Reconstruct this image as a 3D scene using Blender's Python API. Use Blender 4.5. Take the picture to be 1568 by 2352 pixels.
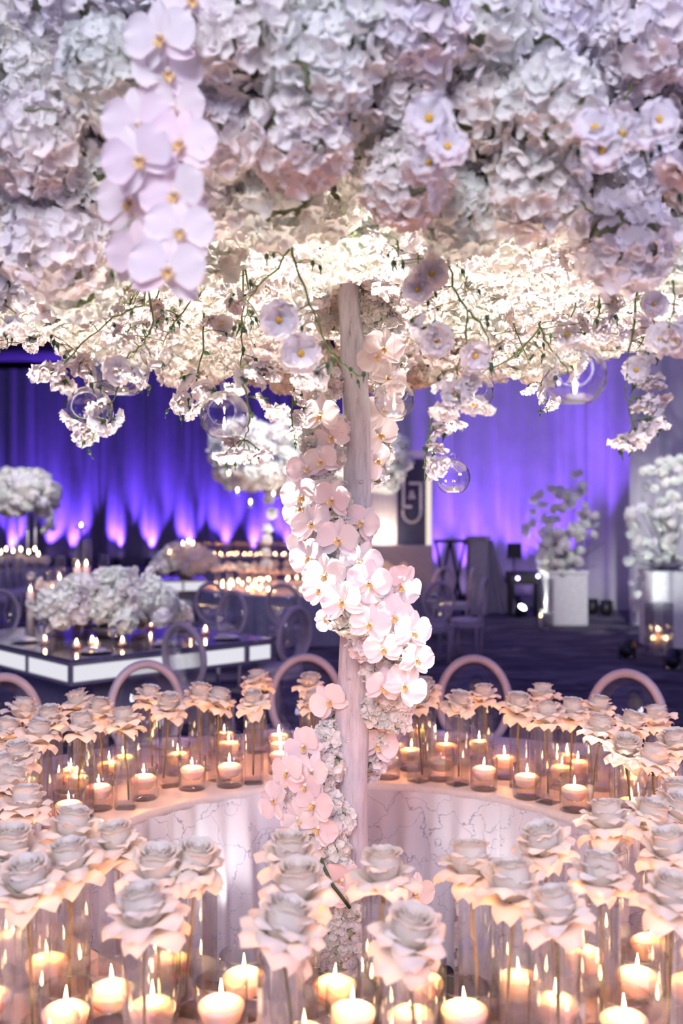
import bpy, math, random
from mathutils import Vector, Matrix, Euler, noise
random.seed(7)
for o in list(bpy.data.objects): bpy.data.objects.remove(o)
scene = bpy.context.scene
COL = scene.collection
PI = math.pi

# ------------------------------------------------------------------ camera
CAMZ, FPX, HX, HY = 1.90, 2352*35/36, 784.0, 1186.0
cam_d = bpy.data.cameras.new('camera'); cam = bpy.data.objects.new('camera', cam_d); COL.objects.link(cam)
cam.location = (0, 0, CAMZ); cam.rotation_euler = (PI/2, 0, 0)
cam_d.sensor_width = 36; cam_d.lens = 35; cam_d.shift_y = (HY-1176)/2352
cam_d.clip_start = 0.05; cam_d.clip_end = 200
cam_d.dof.use_dof = True; cam_d.dof.focus_distance = 3.15; cam_d.dof.aperture_fstop = 2.0; cam_d.dof.aperture_blades = 0
scene.camera = cam
# ------------------------------------------------------------------ world, light, exposure
w = bpy.data.worlds.new('ballroom_air'); scene.world = w; w.use_nodes = True
w.node_tree.nodes['Background'].inputs[0].default_value = (0.31, 0.255, 0.86, 1)
w.node_tree.nodes['Background'].inputs[1].default_value = 0.46
vs = scene.view_settings
vs.view_transform = 'Standard'; vs.look = 'None'; vs.exposure = 0.0; vs.gamma = 1.0; vs.use_curve_mapping = False
scene.cycles.max_bounces = 8; scene.cycles.diffuse_bounces = 5; scene.cycles.glossy_bounces = 2
scene.cycles.transmission_bounces = 3; scene.cycles.transparent_max_bounces = 80
scene.cycles.sample_clamp_indirect = 4.0
scene.cycles.adaptive_threshold = 0.22; scene.cycles.adaptive_min_samples = 16
scene.cycles.caustics_reflective = False; scene.cycles.caustics_refractive = False

def light(name, kind, loc, target, energy, color, parent=None, **kw):
    d = bpy.data.lights.new(name, kind); o = bpy.data.objects.new(name, d); COL.objects.link(o)
    d.energy = energy; d.color = color
    for k, v in kw.items(): setattr(d, k, v)
    o.location = loc
    if target is not None:
        v = Vector(target) - Vector(loc)
        o.rotation_euler = v.to_track_quat('-Z', 'Y').to_euler()
    if parent: o.parent = parent
    return o
TC = Vector((0.045, 3.32, 0))        # centre of the ring table and the trunk
light('wash_light_front', 'AREA', (-1.2, -4.0, 5.2), (0, 3.0, 2.3), 480, (0.90, 0.89, 1.0), shape='DISK', size=3.0)
light('wash_light_side', 'AREA', (5.0, -1.5, 4.2), (0, 3.3, 2.4), 150, (0.80, 0.70, 1.0), shape='DISK', size=2.0)
light('added_violet_fill', 'AREA', (-0.5, 19.0, 7.7), (-0.5, 19.0, 0), 480, (0.26, 0.19, 1.0), shape='RECTANGLE', size=14.0, size_y=16.0)  # added fill without a fixture, lifts the background floor and chairs
light('pin_spot_table', 'SPOT', (-3.0, 4.5, 6.8), (-2.2, 9.6, 1.0), 1800, (1.0, 0.96, 0.92), spot_size=math.radians(16), spot_blend=0.7, shadow_soft_size=0.1)
light('pin_spot_far_tree', 'SPOT', (0.8, 9.5, 6.8), (-0.7, 16.0, 2.6), 5000, (1.0, 0.95, 0.9), spot_size=math.radians(26), spot_blend=0.7, shadow_soft_size=0.1)
light('pin_spot_flower_ball', 'SPOT', (-5.5, 15.5, 6.8), (-6.95, 21.8, 2.3), 2600, (1.0, 0.98, 0.92), spot_size=math.radians(14), spot_blend=0.7, shadow_soft_size=0.1)
light('pin_spot_pedestals', 'SPOT', (3.6, 9.5, 6.8), (4.9, 15.8, 1.9), 2600, (1.0, 1.0, 0.96), spot_size=math.radians(24), spot_blend=0.8, shadow_soft_size=0.1)
light('pin_spot', 'SPOT', (2.6, -0.6, 1.95), (0.10, 3.25, 1.45), 20, (1.0, 0.90, 0.92), spot_size=math.radians(22), spot_blend=0.8, shadow_soft_size=0.06)

# ------------------------------------------------------------------ helpers
ORD = ['first', 'second', 'third', 'fourth', 'fifth', 'sixth', 'seventh', 'eighth', 'ninth', 'tenth', 'eleventh', 'twelfth', 'thirteenth', 'fourteenth', 'fifteenth', 'sixteenth', 'seventeenth', 'eighteenth', 'nineteenth', 'twentieth', 'twenty-first', 'twenty-second']
def P(px, py, d): return Vector(((px-HX)*d/FPX, d, CAMZ-(py-HY)*d/FPX))
def on_z(px, py, z):
    d = (CAMZ-z)*FPX/(py-HY); return P(px, py, d)

def nmat(name):
    m = bpy.data.materials.new(name); m.use_nodes = True
    nt = m.node_tree; nt.nodes.clear()
    out = nt.nodes.new('ShaderNodeOutputMaterial')
    return m, nt, out
def N(nt, t, **kw):
    n = nt.nodes.new(t)
    for k, v in kw.items():
        if k.startswith('_'): setattr(n, k[1:], v)
        else: n.inputs[k.replace('__', ' ')].default_value = v
    return n
def ramp(nt, fac, stops, interp='LINEAR'):
    r = nt.nodes.new('ShaderNodeValToRGB'); r.color_ramp.interpolation = interp
    while len(r.color_ramp.elements) < len(stops): r.color_ramp.elements.new(0.5)
    for e, (p, c) in zip(r.color_ramp.elements, stops): e.position = p; e.color = (*c, 1)
    nt.links.new(fac, r.inputs[0]); return r.outputs[0]
def plain(name, col, rough=0.5, metal=0.0, spec=0.5, noise_amt=0.12, nscale=20, bump=0.0):
    m, nt, out = nmat(name)
    b = N(nt, 'ShaderNodeBsdfPrincipled', Roughness=rough, Metallic=metal)
    b.inputs['Specular IOR Level'].default_value = spec
    tc = N(nt, 'ShaderNodeTexCoord'); ns = N(nt, 'ShaderNodeTexNoise', Scale=nscale, Detail=4.0)
    nt.links.new(tc.outputs['Object'], ns.inputs['Vector'])
    a = tuple(max(0, c*(1-noise_amt)) for c in col); bcol = tuple(min(1, c*(1+noise_amt)) for c in col)
    nt.links.new(ramp(nt, ns.outputs['Fac'], [(0.3, a), (0.7, bcol)]), b.inputs['Base Color'])
    if bump:
        bp = N(nt, 'ShaderNodeBump', Strength=bump, Distance=0.01); nt.links.new(ns.outputs['Fac'], bp.inputs['Height']); nt.links.new(bp.outputs[0], b.inputs['Normal'])
    nt.links.new(b.outputs[0], out.inputs[0]); return m
def emit(name, col, s):
    m, nt, out = nmat(name); e = N(nt, 'ShaderNodeEmission', Strength=s); e.inputs[0].default_value = (*col, 1)
    nt.links.new(e.outputs[0], out.inputs[0]); return m
def glass(name, ior=1.5, tint=(0.985, 0.985, 0.99), boost=1.0, refr=0.0, power=3.5, edge=0.8):
    m, nt, out = nmat(name)
    t = N(nt, 'ShaderNodeBsdfTransparent'); t.inputs[0].default_value = (*tint, 1)
    base = t.outputs[0]
    if refr > 0:
        rf = N(nt, 'ShaderNodeBsdfRefraction', Roughness=0.0, IOR=ior); rf.inputs[0].default_value = (*tint, 1)
        mr = N(nt, 'ShaderNodeMixShader'); mr.inputs[0].default_value = refr
        nt.links.new(t.outputs[0], mr.inputs[1]); nt.links.new(rf.outputs[0], mr.inputs[2]); base = mr.outputs[0]
    g = N(nt, 'ShaderNodeBsdfGlossy', Roughness=0.015); g.inputs[0].default_value = (1, 1, 1, 1)
    f = N(nt, 'ShaderNodeLayerWeight', Blend=0.5); mx = N(nt, 'ShaderNodeMixShader')
    pw = N(nt, 'ShaderNodeMath', _operation='POWER'); nt.links.new(f.outputs['Facing'], pw.inputs[0]); pw.inputs[1].default_value = power
    f0 = ((ior-1)/(ior+1))**2*boost
    ml = N(nt, 'ShaderNodeMath', _operation='MULTIPLY_ADD'); ml.inputs[1].default_value = edge; ml.inputs[2].default_value = f0; ml.use_clamp = True
    nt.links.new(pw.outputs[0], ml.inputs[0]); nt.links.new(ml.outputs[0], mx.inputs[0])
    nt.links.new(base, mx.inputs[1]); nt.links.new(g.outputs[0], mx.inputs[2])
    nt.links.new(mx.outputs[0], out.inputs[0]); return m
def petal_mat(name, stops, trans=0.4, tcol=(1, 0.93, 0.8), random_by='object', vein=0.05, nscale=30):
    """soft petal: diffuse + translucent; tint varies from bloom to bloom"""
    m, nt, out = nmat(name)
    oi = N(nt, 'ShaderNodeObjectInfo'); tc = N(nt, 'ShaderNodeTexCoord')
    ns = N(nt, 'ShaderNodeTexNoise', Scale=nscale, Detail=0.0)
    nt.links.new(tc.outputs['Object'], ns.inputs['Vector'])
    ad = N(nt, 'ShaderNodeMath', _operation='MULTIPLY_ADD'); nt.links.new(ns.outputs['Fac'], ad.inputs[0]); ad.inputs[1].default_value = 0.6
    sb = N(nt, 'ShaderNodeMath', _operation='SUBTRACT'); nt.links.new(oi.outputs['Random'], sb.inputs[0]); sb.inputs[1].default_value = 0.3
    nt.links.new(sb.outputs[0], ad.inputs[2])
    col = ramp(nt, ad.outputs[0], stops)
    d = N(nt, 'ShaderNodeBsdfDiffuse', Roughness=0.0)
    tr = N(nt, 'ShaderNodeBsdfTranslucent'); mx = N(nt, 'ShaderNodeMixShader'); mx.inputs[0].default_value = trans
    mc = N(nt, 'ShaderNodeMix', _data_type='RGBA', _blend_type='MULTIPLY'); mc.inputs[0].default_value = 1.0
    nt.links.new(col, mc.inputs[6]); mc.inputs[7].default_value = (*tcol, 1)
    nt.links.new(col, d.inputs[0]); nt.links.new(mc.outputs[2], tr.inputs[0])
    nt.links.new(d.outputs[0], mx.inputs[1]); nt.links.new(tr.outputs[0], mx.inputs[2])
    nt.links.new(mx.outputs[0], out.inputs[0]); return m

M = {}
M['hyd'] = petal_mat('hydrangea_petals', [(0.0, (0.87, 0.90, 0.86)), (0.3, (0.92, 0.93, 0.90)), (0.55, (0.94, 0.92, 0.88)), (0.78, (0.94, 0.90, 0.90)), (1.0, (0.91, 0.90, 0.95))], 0.36, (1, 0.985, 0.955))
M['hydcore'] = plain('hydrangea_stalks', (0.30, 0.33, 0.20), 0.8, nscale=60, noise_amt=0.4)
M['orchid'] = petal_mat('orchid_petals', [(0.0, (0.92, 0.90, 0.89)), (0.5, (0.92, 0.87, 0.89)), (1.0, (0.92, 0.80, 0.86))], 0.32, (1, 0.92, 0.94), nscale=12)
M['rose'] = petal_mat('rose_petals', [(0.0, (0.96, 0.945, 0.90)), (0.6, (0.96, 0.93, 0.87)), (1.0, (0.96, 0.91, 0.83))], 0.45, (1, 0.92, 0.80), nscale=8)
M['blossom'] = petal_mat('blossom_petals', [(0.0, (0.95, 0.94, 0.94)), (1.0, (0.94, 0.92, 0.95))], 0.45, (1, 0.96, 0.95))
M['yellow'] = plain('stamen_yellow', (0.85, 0.48, 0.06), 0.7, nscale=200, noise_amt=0.4)
M['liprd'] = plain('orchid_throat', (0.50, 0.12, 0.03), 0.6, nscale=200, noise_amt=0.4)
M['lip'] = plain('orchid_lip_gold', (0.72, 0.48, 0.22), 0.6, nscale=150, noise_amt=0.5)
M['lipw'] = petal_mat('orchid_column', [(0.0, (0.93, 0.88, 0.82)), (1.0, (0.88, 0.74, 0.52))], 0.2)
M['stem'] = plain('stem_green', (0.10, 0.14, 0.035), 0.6, nscale=80, noise_amt=0.35)
M['bud'] = plain('bud_green', (0.03, 0.075, 0.03), 0.55, nscale=90, noise_amt=0.3)
M['leafg'] = plain('leaf_green', (0.06, 0.2, 0.05), 0.5, nscale=60, noise_amt=0.3)
M['rstem'] = plain('rose_stem', (0.13, 0.12, 0.035), 0.6, nscale=80, noise_amt=0.4)
M['blocker'] = plain('canopy_blocker_dark', (0.035, 0.033, 0.02), 0.9, nscale=30, noise_amt=0.5)  # dark tone for the added blocker, stands for shade between heads
M['glass'] = glass('clear_glass', 1.5, (0.985, 0.985, 0.985), 1.5, 0.10, 2.6, 0.9)
M['vglass'] = glass('vase_glass', 1.5, (0.988, 0.986, 0.986), 3.2, 0.15, 2.2, 0.85)
M['globe'] = glass('globe_glass', 1.5, (0.98, 0.98, 0.98), 2.6, 0.0, 1.7, 0.9)
M['water'] = glass('water', 1.33, (0.985, 0.98, 0.975), 1.3, 0.0)
m, nt, out = nmat('candle_flame')      # a flame is clear: it glows but throws no shadow
e_ = N(nt, 'ShaderNodeEmission', Strength=16.0); e_.inputs[0].default_value = (1.0, 0.66, 0.30, 1)
t_ = N(nt, 'ShaderNodeBsdfTransparent'); a_ = N(nt, 'ShaderNodeAddShader')
nt.links.new(e_.outputs[0], a_.inputs[0]); nt.links.new(t_.outputs[0], a_.inputs[1]); nt.links.new(a_.outputs[0], out.inputs[0]); M['flame'] = m
M['wick'] = plain('wick', (0.05, 0.04, 0.03), 0.9)
m, nt, out = nmat('candle_wax'); b = N(nt, 'ShaderNodeBsdfPrincipled', Roughness=0.45)
b.inputs['Base Color'].default_value = (0.92, 0.76, 0.68, 1); b.inputs['Subsurface Weight'].default_value = 1.0
b.inputs['Subsurface Radius'].default_value = (1.0, 0.45, 0.2); b.inputs['Subsurface Scale'].default_value = 0.03
nt.links.new(b.outputs[0], out.inputs[0]); M['wax'] = m
M['black'] = plain('black_metal', (0.012, 0.012, 0.015), 0.45)
M['chair'] = plain('chair_white', (0.52, 0.46, 0.50), 0.4, nscale=6)
M['seat'] = plain('seat_pad', (0.55, 0.52, 0.52), 0.8)
M['white'] = plain('painted_white', (0.75, 0.74, 0.74), 0.5)
M['plate'] = plain('porcelain', (0.8, 0.8, 0.8), 0.2)
M['mirror'] = plain('mirror_top', (0.55, 0.55, 0.6), 0.12, metal=0.85, nscale=4, noise_amt=0.1)
M['tframe'] = plain('table_frame', (0.22, 0.20, 0.27), 0.4)
M['tbase'] = plain('table_base', (0.28, 0.27, 0.36), 0.5)
M['litpanel'] = emit('lit_panel', (0.93, 0.91, 1.0), 0.85)
M['linen'] = plain('grey_linen', (0.36, 0.35, 0.40), 0.85)
M['navy'] = plain('navy_board', (0.035, 0.04, 0.09), 0.6)
M['signwhite'] = plain('sign_lettering', (0.8, 0.8, 0.85), 0.5)
M['warmlit'] = emit('lit_column', (1.0, 0.86, 0.72), 1.0)
M['lens_w'] = emit('uplight_lens', (0.9, 1.0, 0.95), 14)
M['lens_s'] = emit('small_lens', (1.0, 0.95, 0.85), 0.25)
M['lens_p'] = emit('uplight_lens_violet', (0.62, 0.42, 1.0), 14)

# drape satin with crackle veins
m, nt, out = nmat('satin_cloth')
b = N(nt, 'ShaderNodeBsdfPrincipled', Roughness=0.38); b.inputs['Specular IOR Level'].default_value = 0.5
tc = N(nt, 'ShaderNodeTexCoord'); n1 = N(nt, 'ShaderNodeTexNoise', Scale=9.0, Detail=5.0)
nt.links.new(tc.outputs['Object'], n1.inputs['Vector'])
ma = N(nt, 'ShaderNodeMix', _data_type='RGBA', _blend_type='LINEAR_LIGHT'); ma.inputs[0].default_value = 0.12
nt.links.new(tc.outputs['Object'], ma.inputs[6]); nt.links.new(n1.outputs['Color'], ma.inputs[7])
vo = N(nt, 'ShaderNodeTexVoronoi', _feature='DISTANCE_TO_EDGE', Scale=6.5); nt.links.new(ma.outputs[2], vo.inputs['Vector'])
n2 = N(nt, 'ShaderNodeTexNoise', Scale=5.0, Detail=3.0); nt.links.new(tc.outputs['Object'], n2.inputs['Vector'])
mk1 = N(nt, 'ShaderNodeMath', _operation='MULTIPLY'); mk1.inputs[1].default_value = 0.028; nt.links.new(n2.outputs['Fac'], mk1.inputs[0])
sb = N(nt, 'ShaderNodeMath', _operation='SUBTRACT'); nt.links.new(mk1.outputs[0], sb.inputs[0]); sb.inputs[1].default_value = 0.0085
lt = N(nt, 'ShaderNodeMath', _operation='SUBTRACT'); nt.links.new(vo.outputs['Distance'], lt.inputs[0]); nt.links.new(sb.outputs[0], lt.inputs[1])
nt.links.new(ramp(nt, lt.outputs[0], [(0.0, (0.30, 0.30, 0.36)), (0.006, (0.62, 0.60, 0.66))]), b.inputs['Base Color'])
nt.links.new(b.outputs[0], out.inputs[0]); b.inputs['Roughness'].default_value = 0.30; M['satin'] = m
M['topcloth'] = plain('tabletop_cloth', (0.70, 0.63, 0.60), 0.5, nscale=40, noise_amt=0.06)
# whitewashed bark
m, nt, out = nmat('whitewashed_bark')
b = N(nt, 'ShaderNodeBsdfPrincipled', Roughness=0.6)
tc = N(nt, 'ShaderNodeTexCoord'); mp = N(nt, 'ShaderNodeMapping'); mp.inputs['Scale'].default_value = (14, 14, 2.2)
nt.links.new(tc.outputs['Object'], mp.inputs['Vector'])
n1 = N(nt, 'ShaderNodeTexNoise', Scale=3.0, Detail=8.0, Roughness=0.7); nt.links.new(mp.outputs[0], n1.inputs['Vector'])
n2 = N(nt, 'ShaderNodeTexNoise', Scale=5.0, Detail=2.0); nt.links.new(tc.outputs['Object'], n2.inputs['Vector'])
c1 = ramp(nt, n1.outputs['Fac'], [(0.30, (0.14, 0.13, 0.15)), (0.40, (0.46, 0.45, 0.50)), (0.52, (0.56, 0.55, 0.61)), (0.7, (0.66, 0.65, 0.70))])
nt.links.new(c1, b.inputs['Base Color'])
bp = N(nt, 'ShaderNodeBump', Strength=0.8, Distance=0.008); nt.links.new(n1.outputs['Fac'], bp.inputs['Height']); nt.links.new(bp.outputs[0], b.inputs['Normal'])
nt.links.new(b.outputs[0], out.inputs[0]); M['bark'] = m
# carpet
m, nt, out = nmat('carpet')
b = N(nt, 'ShaderNodeBsdfPrincipled', Roughness=0.95); b.inputs['Specular IOR Level'].default_value = 0.1
tc = N(nt, 'ShaderNodeTexCoord'); mp = N(nt, 'ShaderNodeMapping'); mp.inputs['Scale'].default_value = (0.7, 1.6, 1)
nt.links.new(tc.outputs['Object'], mp.inputs['Vector'])
wv = N(nt, 'ShaderNodeTexNoise', Scale=1.4, Detail=5.0, Distortion=1.5); nt.links.new(mp.outputs[0], wv.inputs['Vector'])
nt.links.new(ramp(nt, wv.outputs['Fac'], [(0.35, (0.05, 0.045, 0.06)), (0.5, (0.10, 0.09, 0.11)), (0.62, (0.17, 0.15, 0.17))]), b.inputs['Base Color'])
nt.links.new(b.outputs[0], out.inputs[0]); M['carpet'] = m
M['ceil'] = plain('ceiling_dark', (0.06, 0.05, 0.08), 0.9, nscale=1.5, noise_amt=0.5)
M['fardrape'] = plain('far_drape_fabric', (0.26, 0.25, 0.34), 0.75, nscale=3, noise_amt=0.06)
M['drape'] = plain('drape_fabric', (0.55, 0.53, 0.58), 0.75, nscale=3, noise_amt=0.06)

def mesh(name, vf, mats, smooth=True, mi=None):
    me = bpy.data.meshes.new(name); me.from_pydata([tuple(v) for v in vf[0]], [], vf[1])
    for mm in (mats if isinstance(mats, (list, tuple)) else [mats]): me.materials.append(mm)
    if smooth: me.polygons.foreach_set('use_smooth', [True]*len(me.polygons))
    if mi is not None: me.polygons.foreach_set('material_index', mi)
    me.update(); return me
def ob(name, me, parent=None, mat=None, loc=None):
    o = bpy.data.objects.new(name, me); COL.objects.link(o)
    if parent is not None: o.parent = parent
    if mat is not None: o.matrix_basis = mat
    if loc is not None: o.location = loc
    return o
def thing(name, label, cat, loc=(0, 0, 0), rz=0.0, group=None, me=None):
    o = bpy.data.objects.new(name, me); COL.objects.link(o)
    o.location = loc; o.rotation_euler = (0, 0, rz)
    o['label'] = label; o['category'] = cat
    if group: o['group'] = group
    return o
def struct(name, me, loc=(0, 0, 0)):
    o = ob(name, me, loc=loc); o['kind'] = 'structure'; return o
def join(parts):
    V, F = [], []
    for (v, f), mt in parts:
        n = len(V)
        V += [mt @ Vector(p) for p in v] if mt is not None else [Vector(p) for p in v]
        F += [tuple(i+n for i in q) for q in f]
    return V, F
def box(x0, x1, y0, y1, z0, z1, bev=0.0):
    if bev <= 0:
        v = [(x, y, z) for z in (z0, z1) for y in (y0, y1) for x in (x0, x1)]
        return v, [(0, 2, 3, 1), (4, 5, 7, 6), (0, 1, 5, 4), (2, 6, 7, 3), (0, 4, 6, 2), (1, 3, 7, 5)]
    import bmesh
    bm = bmesh.new(); bmesh.ops.create_cube(bm, size=1)
    for q in bm.verts: q.co = Vector(((x0+x1)/2+q.co.x*(x1-x0), (y0+y1)/2+q.co.y*(y1-y0), (z0+z1)/2+q.co.z*(z1-z0)))
    bmesh.ops.bevel(bm, geom=bm.edges[:], offset=bev, segments=2, affect='EDGES', profile=0.5)
    bm.verts.index_update()
    r = [tuple(q.co) for q in bm.verts], [tuple(q.index for q in f.verts) for f in bm.faces]
    bm.free(); return r
def lathe(prof, n=24, closed=False):
    V, F = [], []
    for r, z in prof:
        for i in range(n): a = 2*PI*i/n; V.append((r*math.cos(a), r*math.sin(a), z))
    k = len(prof)
    for j in range(k if closed else k-1):
        for i in range(n):
            a, b2 = j*n+i, j*n+(i+1) % n; c, d = ((j+1) % k)*n+(i+1) % n, ((j+1) % k)*n+i
            F.append((a, b2, c, d))
    return V, F
def tube(pts, rad, n=6, cap=True):
    pts = [Vector(p) for p in pts]; V, F = [], []; k = len(pts)
    up = Vector((0.13, 0.31, 0.94))
    for i, p in enumerate(pts):
        t = (pts[min(i+1, k-1)]-pts[max(i-1, 0)]).normalized()
        a = t.cross(up)
        if a.length < 1e-4: a = t.cross(Vector((1, 0, 0)))
        a.normalize(); b2 = t.cross(a); r = rad(i/(k-1)) if callable(rad) else rad
        for j in range(n): q = 2*PI*j/n; V.append(p+a*(r*math.cos(q))+b2*(r*math.sin(q)))
    for i in range(k-1):
        for j in range(n): F.append((i*n+j, i*n+(j+1) % n, (i+1)*n+(j+1) % n, (i+1)*n+j))
    if cap: F.append(tuple(range(n-1, -1, -1))); F.append(tuple((k-1)*n+j for j in range(n)))
    return V, F
def ring_loop(rx, rz, tr, n=40, m=8, a0=0, a1=2*PI, plane='xz'):
    """oval tube in the xz plane"""
    V, F = [], []; full = abs(a1-a0-2*PI) < 1e-6; k = n if full else n+1
    for i in range(k):
        a = a0+(a1-a0)*i/n; c = Vector((rx*math.cos(a), 0, rz*math.sin(a)))
        o = Vector((math.cos(a)/rx, 0, math.sin(a)/rz)).normalized()
        for j in range(m): q = 2*PI*j/m; V.append(c+o*(tr*math.cos(q))+Vector((0, 1, 0))*(tr*math.sin(q)))
    for i in range(n):
        for j in range(m): F.append((i*m+j, ((i+1) % k)*m+j, ((i+1) % k)*m+(j+1) % m, i*m+(j+1) % m))
    return V, F
def grid(nu, nv, fn):
    V = [fn(i/nu, j/nv*2-1) for i in range(nu+1) for j in range(nv+1)]
    F = [(i*(nv+1)+j, i*(nv+1)+j+1, (i+1)*(nv+1)+j+1, (i+1)*(nv+1)+j) for i in range(nu) for j in range(nv)]
    return V, F
def sph(r, n=12, m=8, sz=1.0):
    prof = [(max(r*math.sin(PI*i/m), 1e-4), -r*sz*math.cos(PI*i/m)) for i in range(m+1)]
    return lathe(prof, n)
def basis(nrm, spin=0.0, s=1.0, loc=(0, 0, 0)):
    n = Vector(nrm).normalized(); q = n.to_track_quat('Z', 'Y')
    return Matrix.Translation(Vector(loc)) @ q.to_matrix().to_4x4() @ Matrix.Rotation(spin, 4, 'Z') @ Matrix.Scale(s, 4)
def rnd(a, b): return random.uniform(a, b)

# ------------------------------------------------------------------ the setting
struct('floor', mesh('floor', ([(-34, -10, 0), (34, -10, 0), (34, 46, 0), (-34, 46, 0)], [(0, 1, 2, 3)]), M['carpet']))
struct('ceiling', mesh('ceiling', ([(-34, 9, 7.9), (34, 9, 7.9), (34, 46, 7.9), (-34, 46, 7.9)], [(0, 3, 2, 1)]), M['ceil']))
struct('wall_back', mesh('wall_back', box(-34, 34, 40, 40.2, 0, 7.9), M['ceil'], False))
struct('wall_right', mesh('wall_right', box(11, 11.2, 9, 40, 0, 7.9), M['ceil'], False))
for i, (y, z, hh) in enumerate([(30, 7.3, 0.5), (24, 7.3, 0.5)]):
    struct(f'trim_{i+1}', mesh('trim', box(-20, 10, y, y+0.5, z, z+hh), M['ceil'], False))

def curtain(label, p0, p1, z0, z1, fold=0.28, amp=0.11, taper=None, mat='drape'):
    p0, p1 = Vector((*p0, 0)), Vector((*p1, 0)); L = (p1-p0).length; t = (p1-p0).normalized(); nr = Vector((t.y, -t.x, 0))
    nx = int(L/fold*7); nz = 8; ph = [rnd(0, 6) for _ in range(4)]
    def fn(u, v):
        s = (v+1)/2*L
        if taper: s = s*taper(u)
        a = math.sin(2*PI*s/fold+1.3*math.sin(s*1.7+ph[0]))*0.6+0.4*math.sin(2*PI*s/(fold*2.7)+ph[1])
        return p0+t*s+nr*(a*amp*(1.15-0.35*u))+Vector((0, 0, z0+(z1-z0)*u))
    o = thing('curtain', label, 'curtain', me=mesh('curtain', grid(nz, nx, fn), M[mat])); return o
def uplight(loc, target, energy, col, lens, label, group=None, size=50, s=1.0, cast=True):
    o = thing('uplight', label, 'light', loc, group=group)
    v = (Vector(target)-Vector(loc)); rz = math.atan2(v.y, v.x)-PI/2; o.rotation_euler[2] = rz
    tilt = math.atan2(math.hypot(v.x, v.y), v.z)
    R = Matrix.Translation((0, 0, 0.13*s)) @ Matrix.Rotation(-tilt, 4, 'X')
    ob('lamp_can', UL['can'], o, R @ Matrix.Scale(s, 4)); ob('lens', UL[lens], o, R @ Matrix.Scale(s, 4)); ob('yoke', UL['yoke'], o, Matrix.Scale(s, 4))
    if cast:
        l = light('uplight_beam', 'SPOT', (0, 0, 0), None, energy, col, parent=o, spot_size=math.radians(size), spot_blend=0.9, shadow_soft_size=0.02)
        l.matrix_basis = R @ Matrix.Translation((0, 0, 0.13*s)) @ Matrix.Rotation(PI, 4, 'X')
    return o
UL = {'can': mesh('lamp_can', lathe([(0.001, -0.1), (0.07, -0.1), (0.085, -0.06), (0.09, 0.1), (0.08, 0.1), (0.075, 0.085), (0.001, 0.085)], 16), M['black']),
      'lens_w': mesh('lens', lathe([(0.001, 0.094), (0.06, 0.092), (0.074, 0.088)], 16), M['lens_w']),
      'lens_p': mesh('lens', lathe([(0.001, 0.094), (0.06, 0.092), (0.074, 0.088)], 16), M['lens_p']),
      'lens_s': mesh('lens', lathe([(0.001, 0.094), (0.06, 0.092), (0.074, 0.088)], 16), M['lens_s']),
      'yoke': mesh('yoke', join([(box(-0.11, -0.095, -0.03, 0.03, 0, 0.16), None), (box(0.095, 0.11, -0.03, 0.03, 0, 0.16), None), (box(-0.11, 0.11, -0.06, 0.06, 0, 0.015), None)]), M['black'], False)}

VIO = (0.19, 0.075, 1.0); VIO2 = (0.23, 0.085, 1.0)
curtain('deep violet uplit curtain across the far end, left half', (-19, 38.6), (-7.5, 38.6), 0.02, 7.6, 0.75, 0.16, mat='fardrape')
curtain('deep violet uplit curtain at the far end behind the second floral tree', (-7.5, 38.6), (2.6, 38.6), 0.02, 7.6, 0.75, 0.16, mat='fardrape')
curtain('bright purple uplit curtain right of the monogram sign', (0.6, 21.5), (5.0, 20.4), 0.02, 7.8, 0.46, 0.13)
curtain('purple curtain behind the pedestals on the right', (5.0, 20.4), (7.2, 18.6), 0.02, 7.8, 0.46, 0.13)
curtain('pale lavender tied-back curtain at the right edge', (5.0, 17.3), (6.6, 16.6), 0.02, 6.5, 0.34, 0.08, taper=lambda u: 0.74+0.26*abs(u-0.35)/0.65 if u > 0.35 else 0.74+0.3*(0.35-u))
for k, px in enumerate((20, 110, 165, 262, 340, 425, 510, 585, 655, 730)):
    x = (px-HX)*37.9/FPX
    uplight((x, 38.2, 0.0), (x, 38.5, 2.2), 3000, VIO, 'lens_p', f'violet floor uplight at the far curtain, {ORD[k]} from the left', 'uplights along the far curtain', 56, 1.2)
def along(t): return Vector((1.9+3.1*t, 21.2-0.8*t, 0))
for k, t in enumerate((0.05, 0.22, 0.39, 0.56, 0.73, 0.9)):
    p = along(t)-Vector((0.08, 0.38, 0))
    uplight(p, p+Vector((0.03, 0.2, 2.0)), 900, VIO2, 'lens_p', f'violet floor uplight at the bright purple curtain, {ORD[k]} from the left', 'uplights along the bright purple curtain', 44, 1.2)
for px, d, lab in ((1360, 19.2, 'violet uplight at the curtain foot, left of two right of the narrow pedestal'), (1392, 18.9, 'violet uplight at the curtain foot, right of two right of the narrow pedestal')):
    p = Vector(((px-HX)*d/FPX, d, 0))
    uplight(p, p+Vector((0.15, 0.5, 2.4)), 800, VIO2, 'lens_p', lab, None, 40, 1.3)
for px, py, tgt, e, lab in ((1195, 1418, (4.0, 17.4, 1.6), 190, 'black uplight with white lens on the carpet left of the narrow pedestal'),
                            (1245, 1432, (3.95, 17.4, 1.9), 240, 'black uplight at the foot of the narrow pedestal'),
                            (1440, 1512, (4.9, 14.5, 1.5), 130, 'black uplight with glowing white lens left of the lantern pedestal'),
                            (1545, 1538, (5.1, 14.6, 1.8), 110, 'black uplight in front of the lantern pedestal at the right edge')):
    p = on_z(px, py, 0.0)
    uplight(p, tgt, e, (0.93, 1.0, 0.96), 'lens_w', lab, None, 60, 1.0)

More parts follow.
